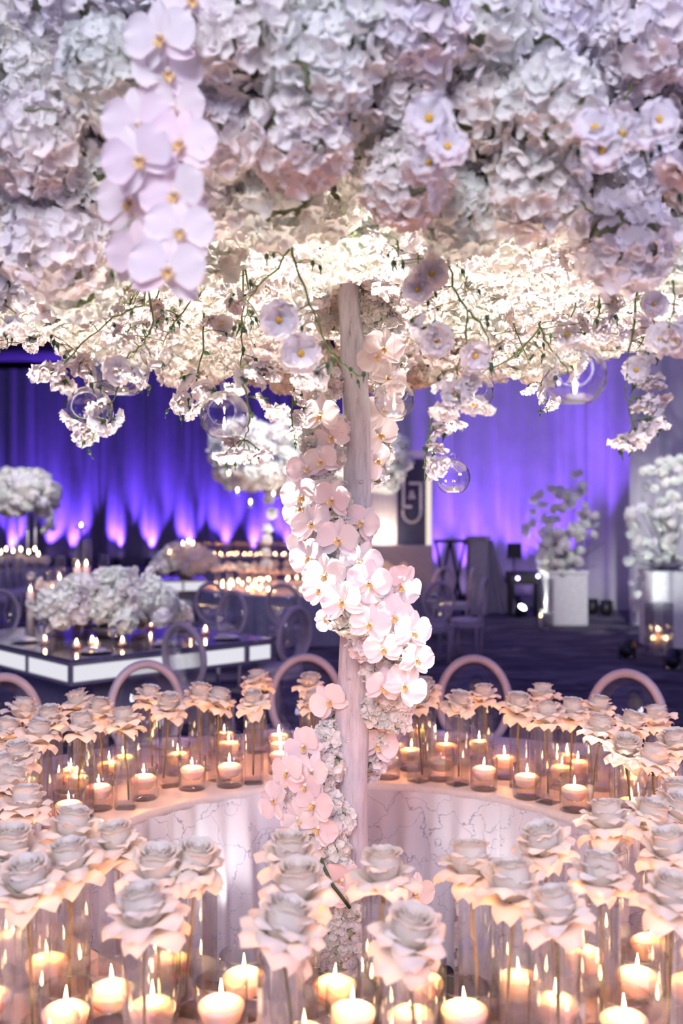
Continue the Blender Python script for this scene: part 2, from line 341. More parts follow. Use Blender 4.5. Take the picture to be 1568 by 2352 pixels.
# ------------------------------------------------------------------ flower meshes
def floret_vf(size=0.024, seed=0):
    r = random.Random(seed); parts = []
    for k in range(4):
        tilt = r.uniform(-0.35, 0.7); ruf = r.uniform(0, 6)
        def fn(u, v):
            w = size*0.56*math.sin(PI*min(1, (u*0.86+0.10)))**0.75
            return Vector((v*w, size*u, 0.16*size*v*v+0.10*size*math.sin(4*v+ruf)*u+0.28*size*u*u*(1 if k % 2 else 0.7)-0.12*size*u))
        parts.append((grid(3, 4, fn), Matrix.Rotation(k*PI/2+r.uniform(-.15, .15), 4, 'Z') @ Matrix.Rotation(tilt, 4, 'X')))
    return join(parts)
FLORET = [floret_vf(0.0272, s) for s in range(4)]
FLORET_ME = [mesh('floret', f, M['hyd']) for f in FLORET]
def head_dirs(n, seed):
    r = random.Random(seed); out = []
    for i in range(n):
        z = 1-2*(i+0.5)/n; a = i*2.39996+r.uniform(-.25, .25); q = math.sqrt(max(0, 1-z*z))
        d = Vector((q*math.cos(a), q*math.sin(a), z+r.uniform(-.06, .06))).normalized()
        nrm = (d+Vector((r.uniform(-.45, .45), r.uniform(-.45, .45), r.uniform(-.45, .45)))).normalized()
        out.append((d, basis(nrm, r.uniform(0, 6.3), r.uniform(0.8, 1.22), d*(0.083+r.uniform(-0.011, 0.008))), r.randrange(4)))
    return out
HEADS = [head_dirs(104, 11+s) for s in range(5)]
HEAD_ME = [mesh('florets', join([(FLORET[k], mt) for d, mt, k in hd]), M['hyd']) for hd in HEADS]
SMALL_ME = [mesh('florets', join([(FLORET[k], Matrix.Translation(mt.translation*-0.32) @ mt) for d, mt, k in head_dirs(52, 40+s)]), M['hyd']) for s in range(3)]
FAR_ME = [mesh('flower_cluster', join([(FLORET[k], mt @ Matrix.Scale(1.5, 4)) for d, mt, k in head_dirs(40, 70+s)]), M['hyd']) for s in range(3)]
CORE_ME = mesh('hydrangea_core', sph(0.066, 12, 8), M['hydcore'])
def hyd_head(parent, loc, s=1.0, small=False):
    q = Euler((rnd(0, 6), rnd(0, 6), rnd(0, 6))).to_matrix().to_4x4()
    h = ob('hydrangea_head', CORE_ME, parent, Matrix.Translation(Vector(loc)) @ q @ Matrix.Scale(s, 4))
    if small: f = ob('florets', random.choice(SMALL_ME), h, Matrix.Scale(1.45, 4))
    else: f = ob('florets', random.choice(HEAD_ME), h)
    f['kind'] = 'stuff'; return h
def hyd_split(parent, loc, s, idx):
    """a near head whose camera-side florets are pieces of their own"""
    hd = HEADS[idx]; R = Euler((rnd(0, 6), rnd(0, 6), rnd(0, 6))).to_matrix().to_4x4()
    h = ob('hydrangea_head', CORE_ME, parent, Matrix.Translation(Vector(loc)) @ R @ Matrix.Scale(s, 4))
    vd = (Vector((0, 0, CAMZ))-Vector(loc)).normalized()
    order = sorted(hd, key=lambda e: -(R.to_3x3() @ e[0]).dot(vd))
    for d, mt, k in order[:36]: ob('floret', FLORET_ME[k], h, mt)
    f = ob('florets', mesh('florets', join([(FLORET[k], mt) for d, mt, k in order[36:]]), M['hyd']), h); f['kind'] = 'stuff'
    return h

# orchid (faces +Z, up is +Y), about 0.115 wide
def op(L, W, wf, cup=0.1, back=0.1, n=(7, 8)):
    def fn(u, v):
        w = W/2*wf(u)
        return Vector((v*w, L*u, cup*w*v*v*1.2+0.012*u-back*L*u*u+0.0025*math.sin(5*v+3*u)*u))
    return grid(n[0], n[1], fn)
sep = op(0.058, 0.040, lambda u: math.sin(PI*min(1, 0.12+0.84*u))**0.7, 0.12, 0.16)
pet = op(0.062, 0.076, lambda u: (0.12+0.88*min(1, u*2.2)**0.8)*math.sqrt(max(0, 1-max(0, (u-0.42)/0.585)**2.2)), 0.10, 0.12)
SEP_ME = mesh('sepal', sep, M['orchid']); PET_ME = mesh('petal', pet, M['orchid'])
def lipfn(u, v):
    w = 0.011*(0.5+0.7*math.sin(PI*u)); return Vector((v*w, -0.024*u, 0.004+0.016*math.sin(2.2*u)+0.011*v*v))
_l0 = grid(5, 4, lipfn)
_l1 = grid(3, 3, lambda u, v: Vector((0.004+0.012*u, -0.002+v*0.007*(1-.4*u), 0.007+0.012*u*u)))
_l2 = grid(3, 3, lambda u, v: Vector((-0.004-0.012*u, -0.002+v*0.007*(1-.4*u), 0.007+0.012*u*u)))
_l3 = join([(sph(0.0042, 8, 5), Matrix.Translation((0, -0.004, 0.010)))])
LIP_ME = mesh('lip', join([(_l0, None), (_l1, None), (_l2, None), (_l3, None)]), [M['lip'], M['lipw'], M['liprd']], True, [0]*len(_l0[1])+[1]*(len(_l1[1])+len(_l2[1]))+[2]*len(_l3[1]))
COLUMN_ME = mesh('column', join([(sph(0.0065, 8, 6, 1.3), Matrix.Translation((0, 0.004, 0.009)))]), M['lipw'])
def orchid(parent, loc, nrm, spin=0.0, s=1.0):
    """spin 0 keeps the upper sepal up"""
    n = Vector(nrm).normalized(); y = Vector((0, 0, 1)); y = (y-n*y.dot(n))
    if y.length < 0.05: y = Vector((0, 1, 0))-n*n.y
    y.normalize(); x = y.cross(n)
    R = Matrix((x, y, n)).transposed().to_4x4()
    c = ob('orchid_bloom', COLUMN_ME, parent, Matrix.Translation(Vector(loc)) @ R @ Matrix.Rotation(spin, 4, 'Z') @ Matrix.Scale(s, 4))
    for a in (0, 125, -125):
        ob('sepal', SEP_ME, c, Matrix.Rotation(math.radians(a+rnd(-6, 6)), 4, 'Z') @ Matrix.Rotation(rnd(-.22, .1), 4, 'X') @ Matrix.Translation((0, 0.003, -0.002)))
    for a in (72, -72):
        ob('petal', PET_ME, c, Matrix.Rotation(math.radians(a+rnd(-5, 5)), 4, 'Z') @ Matrix.Rotation(rnd(-.15, .22), 4, 'X') @ Matrix.Translation((0, 0.002, 0.003)))
    ob('lip', LIP_ME, c, Matrix.Scale(0.72, 4)); return c

# garden rose, head centred near z=0 of its own frame, about 0.155 across
def rp(prof, hw, pointy=0.0, curl=0.0, n=(6, 6), seed=0):
    """petal whose mid line follows prof [(r,z)], half width hw(u), wrapped round the axis"""
    r_ = random.Random(seed); ph = r_.uniform(0, 6)
    def at(u):
        x = u*(len(prof)-1); i = min(int(x), len(prof)-2); f = x-i
        return (prof[i][0]*(1-f)+prof[i+1][0]*f, prof[i][1]*(1-f)+prof[i+1][1]*f)
    def fn(u, v):
        uu = u-pointy*u*abs(v)**1.6*0.34
        r, z = at(max(0, uu)); w = hw(u)*v
        rr = max(r, 0.006); a = w/max(rr, 0.020)*min(1, 0.6+0.4*(0.03/max(rr, .03)))
        a = max(-1.7, min(1.7, a))
        return Vector((rr*math.sin(a), rr*math.cos(a), z-curl*v*v*u*u+0.0025*math.sin(4*v+ph)*u))
    return grid(n[0], n[1], fn)
rose_parts = []
core_parts = []
for r0, h, n, hw, a0 in ((0.010, 0.056, 3, 0.020, 0.0), (0.019, 0.058, 4, 0.026, 0.5), (0.028, 0.056, 4, 0.033, 1.1), (0.036, 0.051, 5, 0.038, 0.2)):
    for k in range(n):
        pr = [(0.006, -0.02), (r0*0.85, 0.0), (r0*1.05, h*0.45), (r0*0.98, h*0.85), (r0*1.12, h+0.001*((k*7) % 3)), (r0*1.32, h+0.0015)]
        core_parts.append((rp(pr, lambda u, hw=hw: hw*(0.35+0.65*math.sin(PI*(0.08+0.70*u))), 0.15, 0, (7, 6), k), Matrix.Rotation(a0+2*PI*k/n, 4, 'Z')))
ROSE_CORE = join(core_parts)
def wpt(W, k, p=2.0): return lambda u: W*min(1, 0.25+u/0.40)**0.8*(1-k*max(0, (u-0.45)/0.55)**p)
PA = [rp([(0.008, -0.022), (0.028, -0.010), (0.041, 0.012), (0.047, 0.029), (0.055, 0.034), (0.066, 0.029)], wpt(0.038, 0.55), 0.5, 0.008, (7, 6), seed=s) for s in range(2)]
PB = [rp([(0.008, -0.026), (0.030, -0.018), (0.050, 0.000), (0.064, 0.006), (0.076, 0.002), (0.087, -0.006)], wpt(0.048, 0.62), 0.55, 0.020, (7, 6), seed=4+s) for s in range(2)]
PC = [rp([(0.008, -0.028), (0.030, -0.030), (0.052, -0.024), (0.067, -0.024), (0.078, -0.031), (0.085, -0.041)], wpt(0.050, 0.62), 0.55, 0.022, (7, 6), seed=8+s) for s in range(2)]
RCORE_ME = mesh('bloom_core', ROSE_CORE, M['rose'])
PD = [rp([(0.008, -0.024), (0.030, -0.012), (0.047, 0.006), (0.057, 0.020), (0.068, 0.021), (0.081, 0.013)], wpt(0.044, 0.6), 0.55, 0.014, (7, 6), seed=14+s) for s in range(2)]
RP_ME = {k: [mesh('petal', p, M['rose']) for p in L] for k, L in (('A', PA), ('B', PB), ('C', PC), ('D', PD))}
LAY = [('A', 5, 0.0), ('D', 5, 0.65), ('B', 6, 0.3), ('C', 5, 0.1)]
CALYX_ME = mesh('calyx', join([(sph(0.011, 8, 6), Matrix.Translation((0, 0, -0.032)))]+[(grid(3, 2, lambda u, v: Vector((v*0.004*(1-u), 0.006+0.018*u, -0.034-0.028*u*u))), Matrix.Rotation(k*2*PI/5, 4, 'Z')) for k in range(5)]), M['rstem'])
def far_rose_vf():
    pp = [(ROSE_CORE, None)]
    for k, n, a0 in LAY:
        L = {'A': PA, 'B': PB, 'C': PC, 'D': PD}[k]
        for i in range(n): pp.append((L[i % 2], Matrix.Rotation(a0+2*PI*i/n, 4, 'Z')))
    return join(pp)
FAR_ROSE_ME = mesh('rose_bloom', far_rose_vf(), M['rose'])

# small blossom (opens to +Z), about 0.052 wide
def blossom_vf(seed, full=True):
    r = random.Random(seed); parts = []
    for lay, (n, s, tl) in enumerate(((6, 0.026, 0.10), (6, 0.021, 0.5), (5, 0.014, 0.95))[:3 if full else 2]):
        for k in range(n):
            ph = r.uniform(0, 6)
            def fn(u, v):
                w = s*0.60*math.sin(PI*min(1, 0.10+0.80*u))**0.6
                return Vector((v*w, 0.002+s*u*(1-0.10*abs(math.sin(3*v+ph))), 0.20*s*math.sin(5*v+ph)*u+0.15*s*v*v))
            parts.append((grid(4, 4, fn), Matrix.Rotation(2*PI*k/n+lay*.5+r.uniform(-.15, .15), 4, 'Z') @ Matrix.Rotation(tl+r.uniform(-.15, .25), 4, 'X')))
    pv = join(parts); npf = len(pv[1])
    cen = join([(sph(0.0045, 8, 6, 0.7), Matrix.Translation((0, 0, 0.005)))])
    cal = join([(grid(3, 2, lambda u, v: Vector((v*0.0028*(1-u*.8), 0.013*u, -0.003+0.004*u*u))), Matrix.Rotation(k*2*PI/5, 4, 'Z')) for k in range(5)]+[(sph(0.004, 6, 4), Matrix.Translation((0, 0, -0.004)))])
    al = join([(pv, None), (cen, None), (cal, None)])
    mi = [0]*npf+[1]*len(cen[1])+[2]*len(cal[1])
    return mesh('blossom', al, [M['blossom'], M['yellow'], M['bud']], True, mi)
BLOS_ME = [blossom_vf(s) for s in range(3)]; OPEN_ME = [blossom_vf(9+s, False) for s in range(3)]
BUD_ME = mesh('bud', join([(sph(0.0046, 8, 6, 1.5), None), (tube([(0, 0, 0.005), (0.001, 0, 0.014), (0.003, 0, 0.018)], lambda t: 0.0016*(1-t)+0.0004, 5), None)]), M['bud'])
LEAF_ME = mesh('leaf', grid(4, 2, lambda u, v: Vector((v*0.009*math.sin(PI*(0.06+0.9*u)), 0.034*u, -0.010*u*u+0.003*abs(v)))), M['leafg'])

# ------------------------------------------------------------------ ring table
RIN, ROUT, TZ = 0.97, 2.05, 0.75
table = thing('ring_table', 'ring-shaped banquet table with pale satin skirt around the floral tree trunk', 'table', TC)
def ann(r0, r1, z, n=128):
    prof = [(r0-0.004, z-0.035), (r0-0.004, z-0.012), (r0+0.006, z-0.002), (r0+0.02, z), (r1-0.02, z), (r1, z-0.005), (r1+0.006, z-0.03)]
    return lathe(prof, n)
ob('top_cloth', mesh('top_cloth', ann(RIN, ROUT, TZ), M['topcloth']), table)
def skirt(r, sgn, amp, nf, seam=None):
    n = nf*10; rows = 14; V, F = [], []
    for j in range(rows+1):
        u = j/rows; z = (TZ-0.022)*(1-u)+0.012*u
        for i in range(n):
            a = 2*PI*i/n
            f = math.sin(a*nf+1.5*math.sin(a*5)+0.5*u*math.sin(a*9))*0.62+0.38*math.sin(a*nf*0.53+2.0+u)
            env = (0.25+0.75*min(1, u*2.2))*(0.75+0.25*math.sin(a*3+1))
            rr = r+sgn*(0.012+amp*env*(f*0.5+0.35)+0.012*u)
            if seam is not None:
                da = (a-seam+PI) % (2*PI)-PI
                if 0 <= da < 0.055: rr -= sgn*0.045*(1-da/0.055)*min(1, u*3+0.25)
            V.append((rr*math.cos(a), rr*math.sin(a), z))
    for j in range(rows):
        for i in range(n): F.append((j*n+i, j*n+(i+1) % n, (j+1)*n+(i+1) % n, (j+1)*n+i))
    return V, F
ob('inner_skirt', mesh('inner_skirt', skirt(RIN, -1, 0.13, 44, math.atan2(0.82, 0.66)), M['satin']), table)
ob('outer_skirt', mesh('outer_skirt', skirt(ROUT, 1, 0.05, 96), M['satin']), table)
# floor uplights inside the ring
for k, (x, y, e) in enumerate(((-0.40, 0.50, 20), (0.38, 0.54, 14), (-0.64, 0.20, 640), (0.66, 0.20, 640), (-0.42, -0.50, 860), (0.46, -0.46, 860))):
    p = TC+Vector((x, y, 0))
    lab = ['at the far left', 'at the far right', 'on the left', 'on the right', 'at the near left', 'at the near right'][k]
    uplight(p, TC+(Vector((x*1.55, y*1.55, 0.95)) if e < 100 else Vector((x, y, 2.6))), e, (1.0, 0.955, 0.87), 'lens_s', f'small floor uplight inside the ring table, {lab} of the trunk', 'uplights inside the ring table', 62 if e < 100 else 43, 0.5)

# ------------------------------------------------------------------ the floral tree
tree = thing('floral_tree', 'floral tree with whitewashed trunk, orchid garland and huge white hydrangea canopy', 'floral tree', TC)
def T(px, py, d): return P(px, py, d)-TC
tr_pts = [(795, 590, .042), (797, 660, .040), (800, 700, .036), (806, 760, .039), (812, 850, .044), (818, 950, .045), (821, 1050, .045), (822, 1150, .046), (820, 1250, .048), (817, 1400, .051), (813, 1550, .055), (808, 1680, .058), (806, 1800, .056), (805, 1900, .056), (806, 2000, .058), (806, 2200, .064), (806, 2440, .075)]
V, F = [], []; n = 28
for j, (px, py, r) in enumerate(tr_pts):
    c = T(px, py, TC.y)
    for i in range(n):
        a = 2*PI*i/n; rr = r*(1+0.05*math.sin(3*a+py*.01)+0.04*noise.noise(Vector((math.cos(a)*2, math.sin(a)*2, py*.012))))
        V.append((c.x+rr*math.cos(a), c.y+rr*math.sin(a), c.z if j else c.z+0.03*math.sin(a)))
for j in range(len(tr_pts)-1):
    for i in range(n): F.append((j*n+i, j*n+(i+1) % n, (j+1)*n+(i+1) % n, (j+1)*n+i))
F.append(tuple(range(n)))
ob('trunk', mesh('trunk', (V, F), M['bark']), tree)
for px, py, s in ((800, 1700, .010), (812, 1872, .008), (790, 1110, .009), (830, 1105, .007), (800, 1560, .006)):
    c = T(px, py, TC.y-0.052)
    ob('knot', mesh('knot', ring_loop(s, s*0.6, s*0.4, 14, 6), M['bark']), tree, Matrix.Translation(c))
bpos = Vector((0, 0, 0.0))
ob('base_plate', mesh('base_plate', lathe([(0.001, 0.0), (0.28, 0.0), (0.28, 0.018), (0.27, 0.022), (0.001, 0.022)], 32), M['black']), tree)

PROF = [(.13, 2.74), (.31, 2.735), (.50, 2.715), (.68, 2.69), (.87, 2.66), (1.04, 2.625), (1.20, 2.61), (1.32, 2.70), (1.39, 2.85), (1.41, 3.02), (1.38, 3.19), (1.29, 3.34), (1.12, 3.45)]
def droop(rho, a):
    """a = angle from the camera side, positive to the right"""
    k = max(0, min(1, (rho-0.45)/0.7))
    f = 0.05*math.exp(-(a/0.28)**2)-0.09*math.exp(-((a+0.72)/0.42)**2)-0.045*math.exp(-((a-0.75)/0.35)**2)-0.07*math.exp(-((abs(a)-PI)/0.7)**2)
    return k*f
ob('canopy_blocker', mesh('canopy_blocker', lathe([(max(r-0.17, .02), z+(0.13 if r < 1.1 else 0.10 if r < 1.3 else 0.03)) for r, z in PROF]+[(0.02, 3.40)], 40), M['blocker']), tree)  # added inner blocker: stops light leaks, keeps gaps between heads dark
heads = []
for ri, (rho, z) in enumerate(PROF):
    nh = max(5, int(2*PI*rho/0.182))
    for k in range(nh):
        a = 2*PI*(k+0.5*(ri % 2))/nh+rnd(-.03, .03); a = (a+PI) % (2*PI)-PI
        if ri >= 7 and abs(a) > 1.35: continue
        if ri == 12 and abs(a) > 1.0: continue
        rr = rho+rnd(-.03, .03)
        loc = Vector((rr*math.sin(a), -rr*math.cos(a), z+droop(rho, a)+rnd(-.03, .03)))
        heads.append((loc, rnd(0.90, 1.22), ri))
near = sorted(range(len(heads)), key=lambda i: (heads[i][0]+TC-Vector((0.1, 0, 2.35))).length if abs(heads[i][0].x) < 0.62 and heads[i][2] in (8, 9, 7) else 99)[:8]
for i, (loc, s, ri) in enumerate(heads):
    if i in near: hyd_split(tree, loc, s, i % 5)
    else: hyd_head(tree, loc, s)
# a few big heads that hang proud of the rim
for px, py, d, s in ((690, 320, 1.93, 1.05), (250, 160, 1.95, 1.0), (1430, 560, 2.12, 1.12), (1230, 430, 2.05, 1.12), (740, 150, 1.88, 1.1), (1260, 250, 1.95, 1.1), (130, 560, 2.15, 1.2), (180, 640, 2.3, 1.05), (560, 90, 1.9, 1.1), (960, 60, 1.9, 1.1), (80, 340, 2.05, 1.15), (1060, 490, 2.15, 1.0), (930, 420, 2.0, .95), (1480, 90, 2.0, 1.1)):
    hyd_head(tree, T(px, py, d), s)

# orchid cascade hanging at the front left
cas = [(440, 5, 1.83, 0), (372, 92, 1.80, .25), (385, 172, 1.84, -.1), (320, 290, 1.80, .15), (322, 368, 1.74, .35), (415, 335, 1.79, -.15), (300, 465, 1.82, .3), (404, 452, 1.76, -.1), (322, 585, 1.80, .25), (412, 535, 1.74, 0), (385, 625, 1.73, -.3), (400, 250, 1.85, -.2)]
for px, py, d, sp in cas:
    orchid(tree, T(px, py, d), (rnd(-.25, .25), -1, rnd(-.25, .12)), sp+rnd(-.2, .2), rnd(0.98, 1.1))
st = ob('orchid_stem', mesh('orchid_stem', tube([T(370, -60, 1.9), T(372, 120, 1.87), T(365, 300, 1.84), T(360, 480, 1.82), T(362, 640, 1.80)], 0.004, 6), M['stem']), tree)

# garland round the trunk: small hydrangea heads under the orchids
G = [(735, 930, 3.26), (770, 985, 3.24), (720, 1010, 3.26), (752, 1050, 3.26), (715, 1095, 3.26), (745, 1120, 3.22), (775, 1165, 3.22), (720, 1165, 3.24), (730, 1215, 3.22), (790, 1190, 3.20), (770, 1250, 3.18), (730, 1270, 3.22), (800, 1240, 3.20), (830, 1205, 3.24), (760, 1310, 3.16), (810, 1310, 3.16), (790, 1360, 3.14), (840, 1370, 3.14), (830, 1430, 3.14), (800, 1425, 3.17), (880, 1400, 3.16), (840, 1480, 3.18), (880, 1460, 3.14), (920, 1480, 3.16), (870, 1540, 3.20), (925, 1540, 3.19), (890, 1600, 3.23), (925, 1610, 3.24), (860, 1630, 3.28), (905, 1645, 3.27), (870, 1690, 3.36), (860, 1740, 3.40), (845, 1760, 3.44),
     (770, 1660, 3.36), (755, 1690, 3.30), (735, 1720, 3.28), (760, 1760, 3.26), (700, 1790, 3.25), (740, 1800, 3.24), (690, 1840, 3.24), (750, 1850, 3.24), (700, 1890, 3.22), (760, 1900, 3.22), (775, 1880, 3.24), (735, 1935, 3.20), (770, 1950, 3.20), (785, 2000, 3.19), (765, 2020, 3.18), (800, 2040, 3.18), (760, 2070, 3.18), (800, 2085, 3.18), (775, 2110, 3.17), (760, 2150, 3.17), (800, 2140, 3.16), (780, 2180, 3.16), (815, 2170, 3.17), (750, 2190, 3.18), (790, 2220, 3.16), (830, 2210, 3.18),
     (880, 790, 3.36), (860, 850, 3.38), (905, 840, 3.36), (890, 900, 3.40), (870, 950, 3.42), (880, 990, 3.44), (865, 1040, 3.46), (858, 1090, 3.46), (860, 740, 3.34), (900, 760, 3.34), (845, 700, 3.34), (920, 700, 3.34), (870, 660, 3.32), (760, 740, 3.44), (740, 690, 3.4), (770, 650, 3.38), (830, 650, 3.38), (800, 630, 3.5), (850, 670, 3.42), (745, 655, 3.44), (890, 690, 3.42), (820, 700, 3.48), (780, 690, 3.46), (725, 650, 3.36), (870, 620, 3.36), (720, 880, 3.36), (700, 830, 3.40), (760, 880, 3.32)]
for px, py, d in G:
    hyd_head(tree, T(px, py, d), rnd(0.42, 0.58), True)
O = [(738, 955, 3.17, 0), (738, 1061, 3.18, .1), (708, 1077, 3.20, .5), (694, 1140, 3.19, .4), (764, 1148, 3.13, -.3), (717, 1204, 3.15, .2), (690, 1168, 3.20, .9), (778, 1241, 3.11, .1), (832, 1201, 3.17, -.5), (710, 1281, 3.16, .4), (828, 1290, 3.11, -.4), (748, 1319, 3.09, .2), (846, 1337, 3.07, -.3), (788, 1382, 3.05, .1), (919, 1344, 3.12, -.7), (905, 1417, 3.08, -.4), (849, 1434, 3.06, -.1), (945, 1450, 3.07, -.1), (879, 1490, 3.08, .15), (954, 1515, 3.10, .1), (879, 1577, 3.14, 0), (930, 1575, 3.13, -.8), (756, 1612, 3.28, .6), (746, 1425, 3.14, 1.5), (762, 1005, 3.19, .7), (700, 1235, 3.20, .8), (735, 1355, 3.13, .6), (870, 1385, 3.09, -.6),
     (661, 1773, 3.17, .2), (717, 1770, 3.17, -.2), (704, 1803, 3.16, .1), (723, 1846, 3.14, 0), (672, 1931, 3.13, -.2), (630, 1838, 3.19, 1.2), (755, 2060, 3.08, .1), (950, 2051, 3.12, 0), (785, 2020, 3.10, -.9), (866, 1712, 3.33, -.4), (690, 1880, 3.17, .8), (730, 1900, 3.15, -.7), (700, 1715, 3.22, .5),
     (881, 800, 3.27, -.2), (862, 820, 3.28, .8), (890, 870, 3.30, -.5), (880, 945, 3.34, .3), (868, 1000, 3.37, .6), (720, 905, 3.27, .3), (862, 1060, 3.40, 1)]
for px, py, d, sp in O:
    loc = T(px, py, d); out = Vector((loc.x-(815-HX)*3.32/FPX, -0.16, 0)).normalized()
    orchid(tree, loc, out*0.75+Vector((rnd(-.3, .3), -0.75, rnd(-.25, .3))), sp+rnd(-.25, .25), rnd(0.98, 1.18) if py != 1425 else 0.6)
ob('orchid_stem', mesh('orchid_stem', tube([T(733, 1962, 3.1), T(745, 1995, 3.06), T(765, 2035, 3.05), T(785, 2060, 3.05), T(803, 2085, 3.06)], 0.0055, 8), M['bud']), tree)

# hanging sprays of small blossoms
def spray(main, blossoms=(), buds=(), leaves=0, r=0.0026, jitter=0.0):
    """main: px polyline; every bloom gets a thin side shoot"""
    pts = [T(*p) for p in main]
    fine = []
    for i in range(len(pts)-1):
        for k in range(4): fine.append(pts[i].lerp(pts[i+1], k/4)+Vector((rnd(-1, 1), rnd(-1, 1), rnd(-1, 1)))*0.003)
    fine.append(pts[-1])
    shoots = [(tube(fine, lambda t: r*(1.2-0.6*t), 6), None)]
    def near_on(c):
        best = min(range(len(fine)), key=lambda i: (fine[i]-c).length+(0.35*max(0, c.z-fine[i].z+0.02) if fine[i].z < c.z+0.02 else 0))
        return fine[best]
    kids = []
    for q in blossoms:
        c = T(*q[:3]); sc = (q[3] if len(q) > 3 else 1.0)*1.02
        nrm = Vector(q[4]) if len(q) > 4 else Vector((rnd(-.8, .8), rnd(-.6, .35), rnd(-1.0, -.15)))
        a = near_on(c); back = c-nrm.normalized()*0.008*sc
        mid = a.lerp(back, 0.55)-nrm.normalized()*0.012+Vector((0, 0, -0.006))
        shoots.append((tube([a, a.lerp(mid, .5)+Vector((0, 0, .003)), mid, back], r*0.55, 5), None))
        kids.append(('blossom', random.choice(OPEN_ME if len(q) > 4 else BLOS_ME), basis(nrm, rnd(0, 6), sc*rnd(.95, 1.15), c)))
    for q in buds:
        c = T(*q[:3]); a = near_on(c); up = Vector((rnd(-.4, .4), rnd(-.3, .3), 1))
        shoots.append((tube([a, a.lerp(c, .5)+Vector((rnd(-.008, .008), 0, .008)), c+up.normalized()*0.006], r*0.5, 5), None))
        kids.append(('bud', BUD_ME, basis(-up, rnd(0, 6), rnd(0.9, 1.35), c)))
    o = ob('flower_spray', mesh('flower_spray', join(shoots), M['stem']), tree)
    for nm, me, mt in kids: ob(nm, me, o, mt)
    for k in range(leaves):
        p = fine[random.randrange(len(fine)//3, len(fine))]
        ob('leaf', LEAF_ME, o, basis((rnd(-1, 1), rnd(-1, 0), rnd(.2, 1)), rnd(0, 6), rnd(.6, 1), p))
def cl(cx, cy, d, n, sx, sy, s=1.0): return [(cx+rnd(-sx, sx), cy+rnd(-sy, sy), d+rnd(-.04, .04), s) for _ in range(n)]
def bd(cx, cy, d, n, sx, sy): return [(cx+rnd(-sx, sx), cy+rnd(-sy, sy), d+rnd(-.03, .03)) for _ in range(n)]
SC = 1.32
spray([(333, 640, 2.6), (330, 700, 2.6), (260, 730, 2.6), (190, 790, 2.6), (130, 850, 2.6)], [(95, 850, 2.6, SC), (125, 862, 2.58, SC), (150, 880, 2.6, SC), (150, 825, 2.62, SC), (185, 832, 2.6, SC), (205, 862, 2.6, SC), (235, 730, 2.62), (270, 720, 2.62), (200, 740, 2.6, 1.0)], bd(200, 800, 2.6, 5, 90, 60), 0)
spray([(340, 650, 2.5), (352, 740, 2.5), (330, 790, 2.5), (290, 820, 2.5), (270, 900, 2.5), (240, 960, 2.5), (212, 1010, 2.5)], [(270, 850, 2.45, SC), (300, 858, 2.45, SC), (325, 862, 2.46, SC), (170, 965, 2.5, SC), (215, 930, 2.48, SC), (262, 965, 2.48, 1.2), (235, 970, 2.5, SC), (195, 995, 2.52, SC), (290, 780, 2.5)], [(205, 1038, 2.5), (192, 1018, 2.5), (210, 885, 2.5), (230, 890, 2.5), (330, 885, 2.5), (342, 890, 2.5), (375, 840, 2.5), (260, 630, 2.4)], 0)
spray([(340, 640, 2.7), (400, 665, 2.7), (440, 690, 2.7), (400, 740, 2.7), (372, 800, 2.7)], cl(320, 735, 2.75, 9, 70, 40, 1.05), bd(370, 720, 2.6, 7, 60, 50), 0)
spray([(560, 600, 2.7), (558, 700, 2.7), (555, 800, 2.7), (550, 860, 2.7)], [(578, 850, 2.6, SC), (600, 862, 2.6, SC), (560, 875, 2.6, SC), (590, 830, 2.6, SC), (620, 850, 2.62, SC), (540, 890, 2.6)], bd(560, 760, 2.6, 6, 40, 50), 2)
spray([(470, 720, 2.7), (465, 810, 2.7), (450, 880, 2.7), (420, 930, 2.7)], [(425, 870, 2.7, SC), (465, 895, 2.68, SC), (490, 900, 2.68, SC), (415, 925, 2.7, SC), (440, 940, 2.7, SC), (480, 735, 2.7), (510, 745, 2.7, 1.1, (.1, -.9, -.3)), (520, 770, 2.7)], [(383, 945, 2.7), (415, 960, 2.7), (432, 915, 2.7)], 3)
spray([(560, 880, 2.55), (575, 950, 2.55), (570, 985, 2.55), (560, 1010, 2.55)], [(520, 1045, 2.55, SC, (-.2, -.3, -1)), (560, 1040, 2.55, SC, (0, -.3, -1)), (595, 1040, 2.55, SC, (.3, -.3, -1)), (532, 1010, 2.56, 1.0, (-.2, -.4, -.8)), (635, 940, 2.6, SC, (.2, -.4, -.8)), (610, 920, 2.6)], [(520, 1070, 2.55), (540, 1068, 2.55), (575, 1055, 2.55), (593, 1050, 2.55)], 1)
spray([(668, 565, 2.35), (640, 615, 2.35), (600, 650, 2.35), (570, 690, 2.35), (560, 740, 2.35)], [(560, 680, 2.5), (585, 660, 2.5), (540, 700, 2.5)], [(612, 590, 2.35), (628, 585, 2.35), (580, 720, 2.33), (560, 755, 2.33), (538, 755, 2.33), (575, 650, 2.36), (530, 690, 2.36)])
spray([(668, 565, 2.3), (690, 640, 2.3), (720, 720, 2.3), (745, 780, 2.3), (762, 830, 2.3)], [(640, 735, 2.25, 1.55, (.1, -1, -.2)), (690, 810, 2.25, 1.6, (.15, -1, -.35)), (700, 870, 2.4, 1.3), (740, 865, 2.4, 1.4), (725, 860, 2.35, 1.3)], [(718, 605, 2.3), (735, 615, 2.3), (677, 735, 2.3), (693, 755, 2.3), (752, 840, 2.3), (766, 830, 2.3)])
spray([(745, 790, 2.4), (785, 835, 2.4), (815, 860, 2.4), (832, 862, 2.4)], [], [(835, 860, 2.4), (822, 878, 2.4), (806, 850, 2.4)])
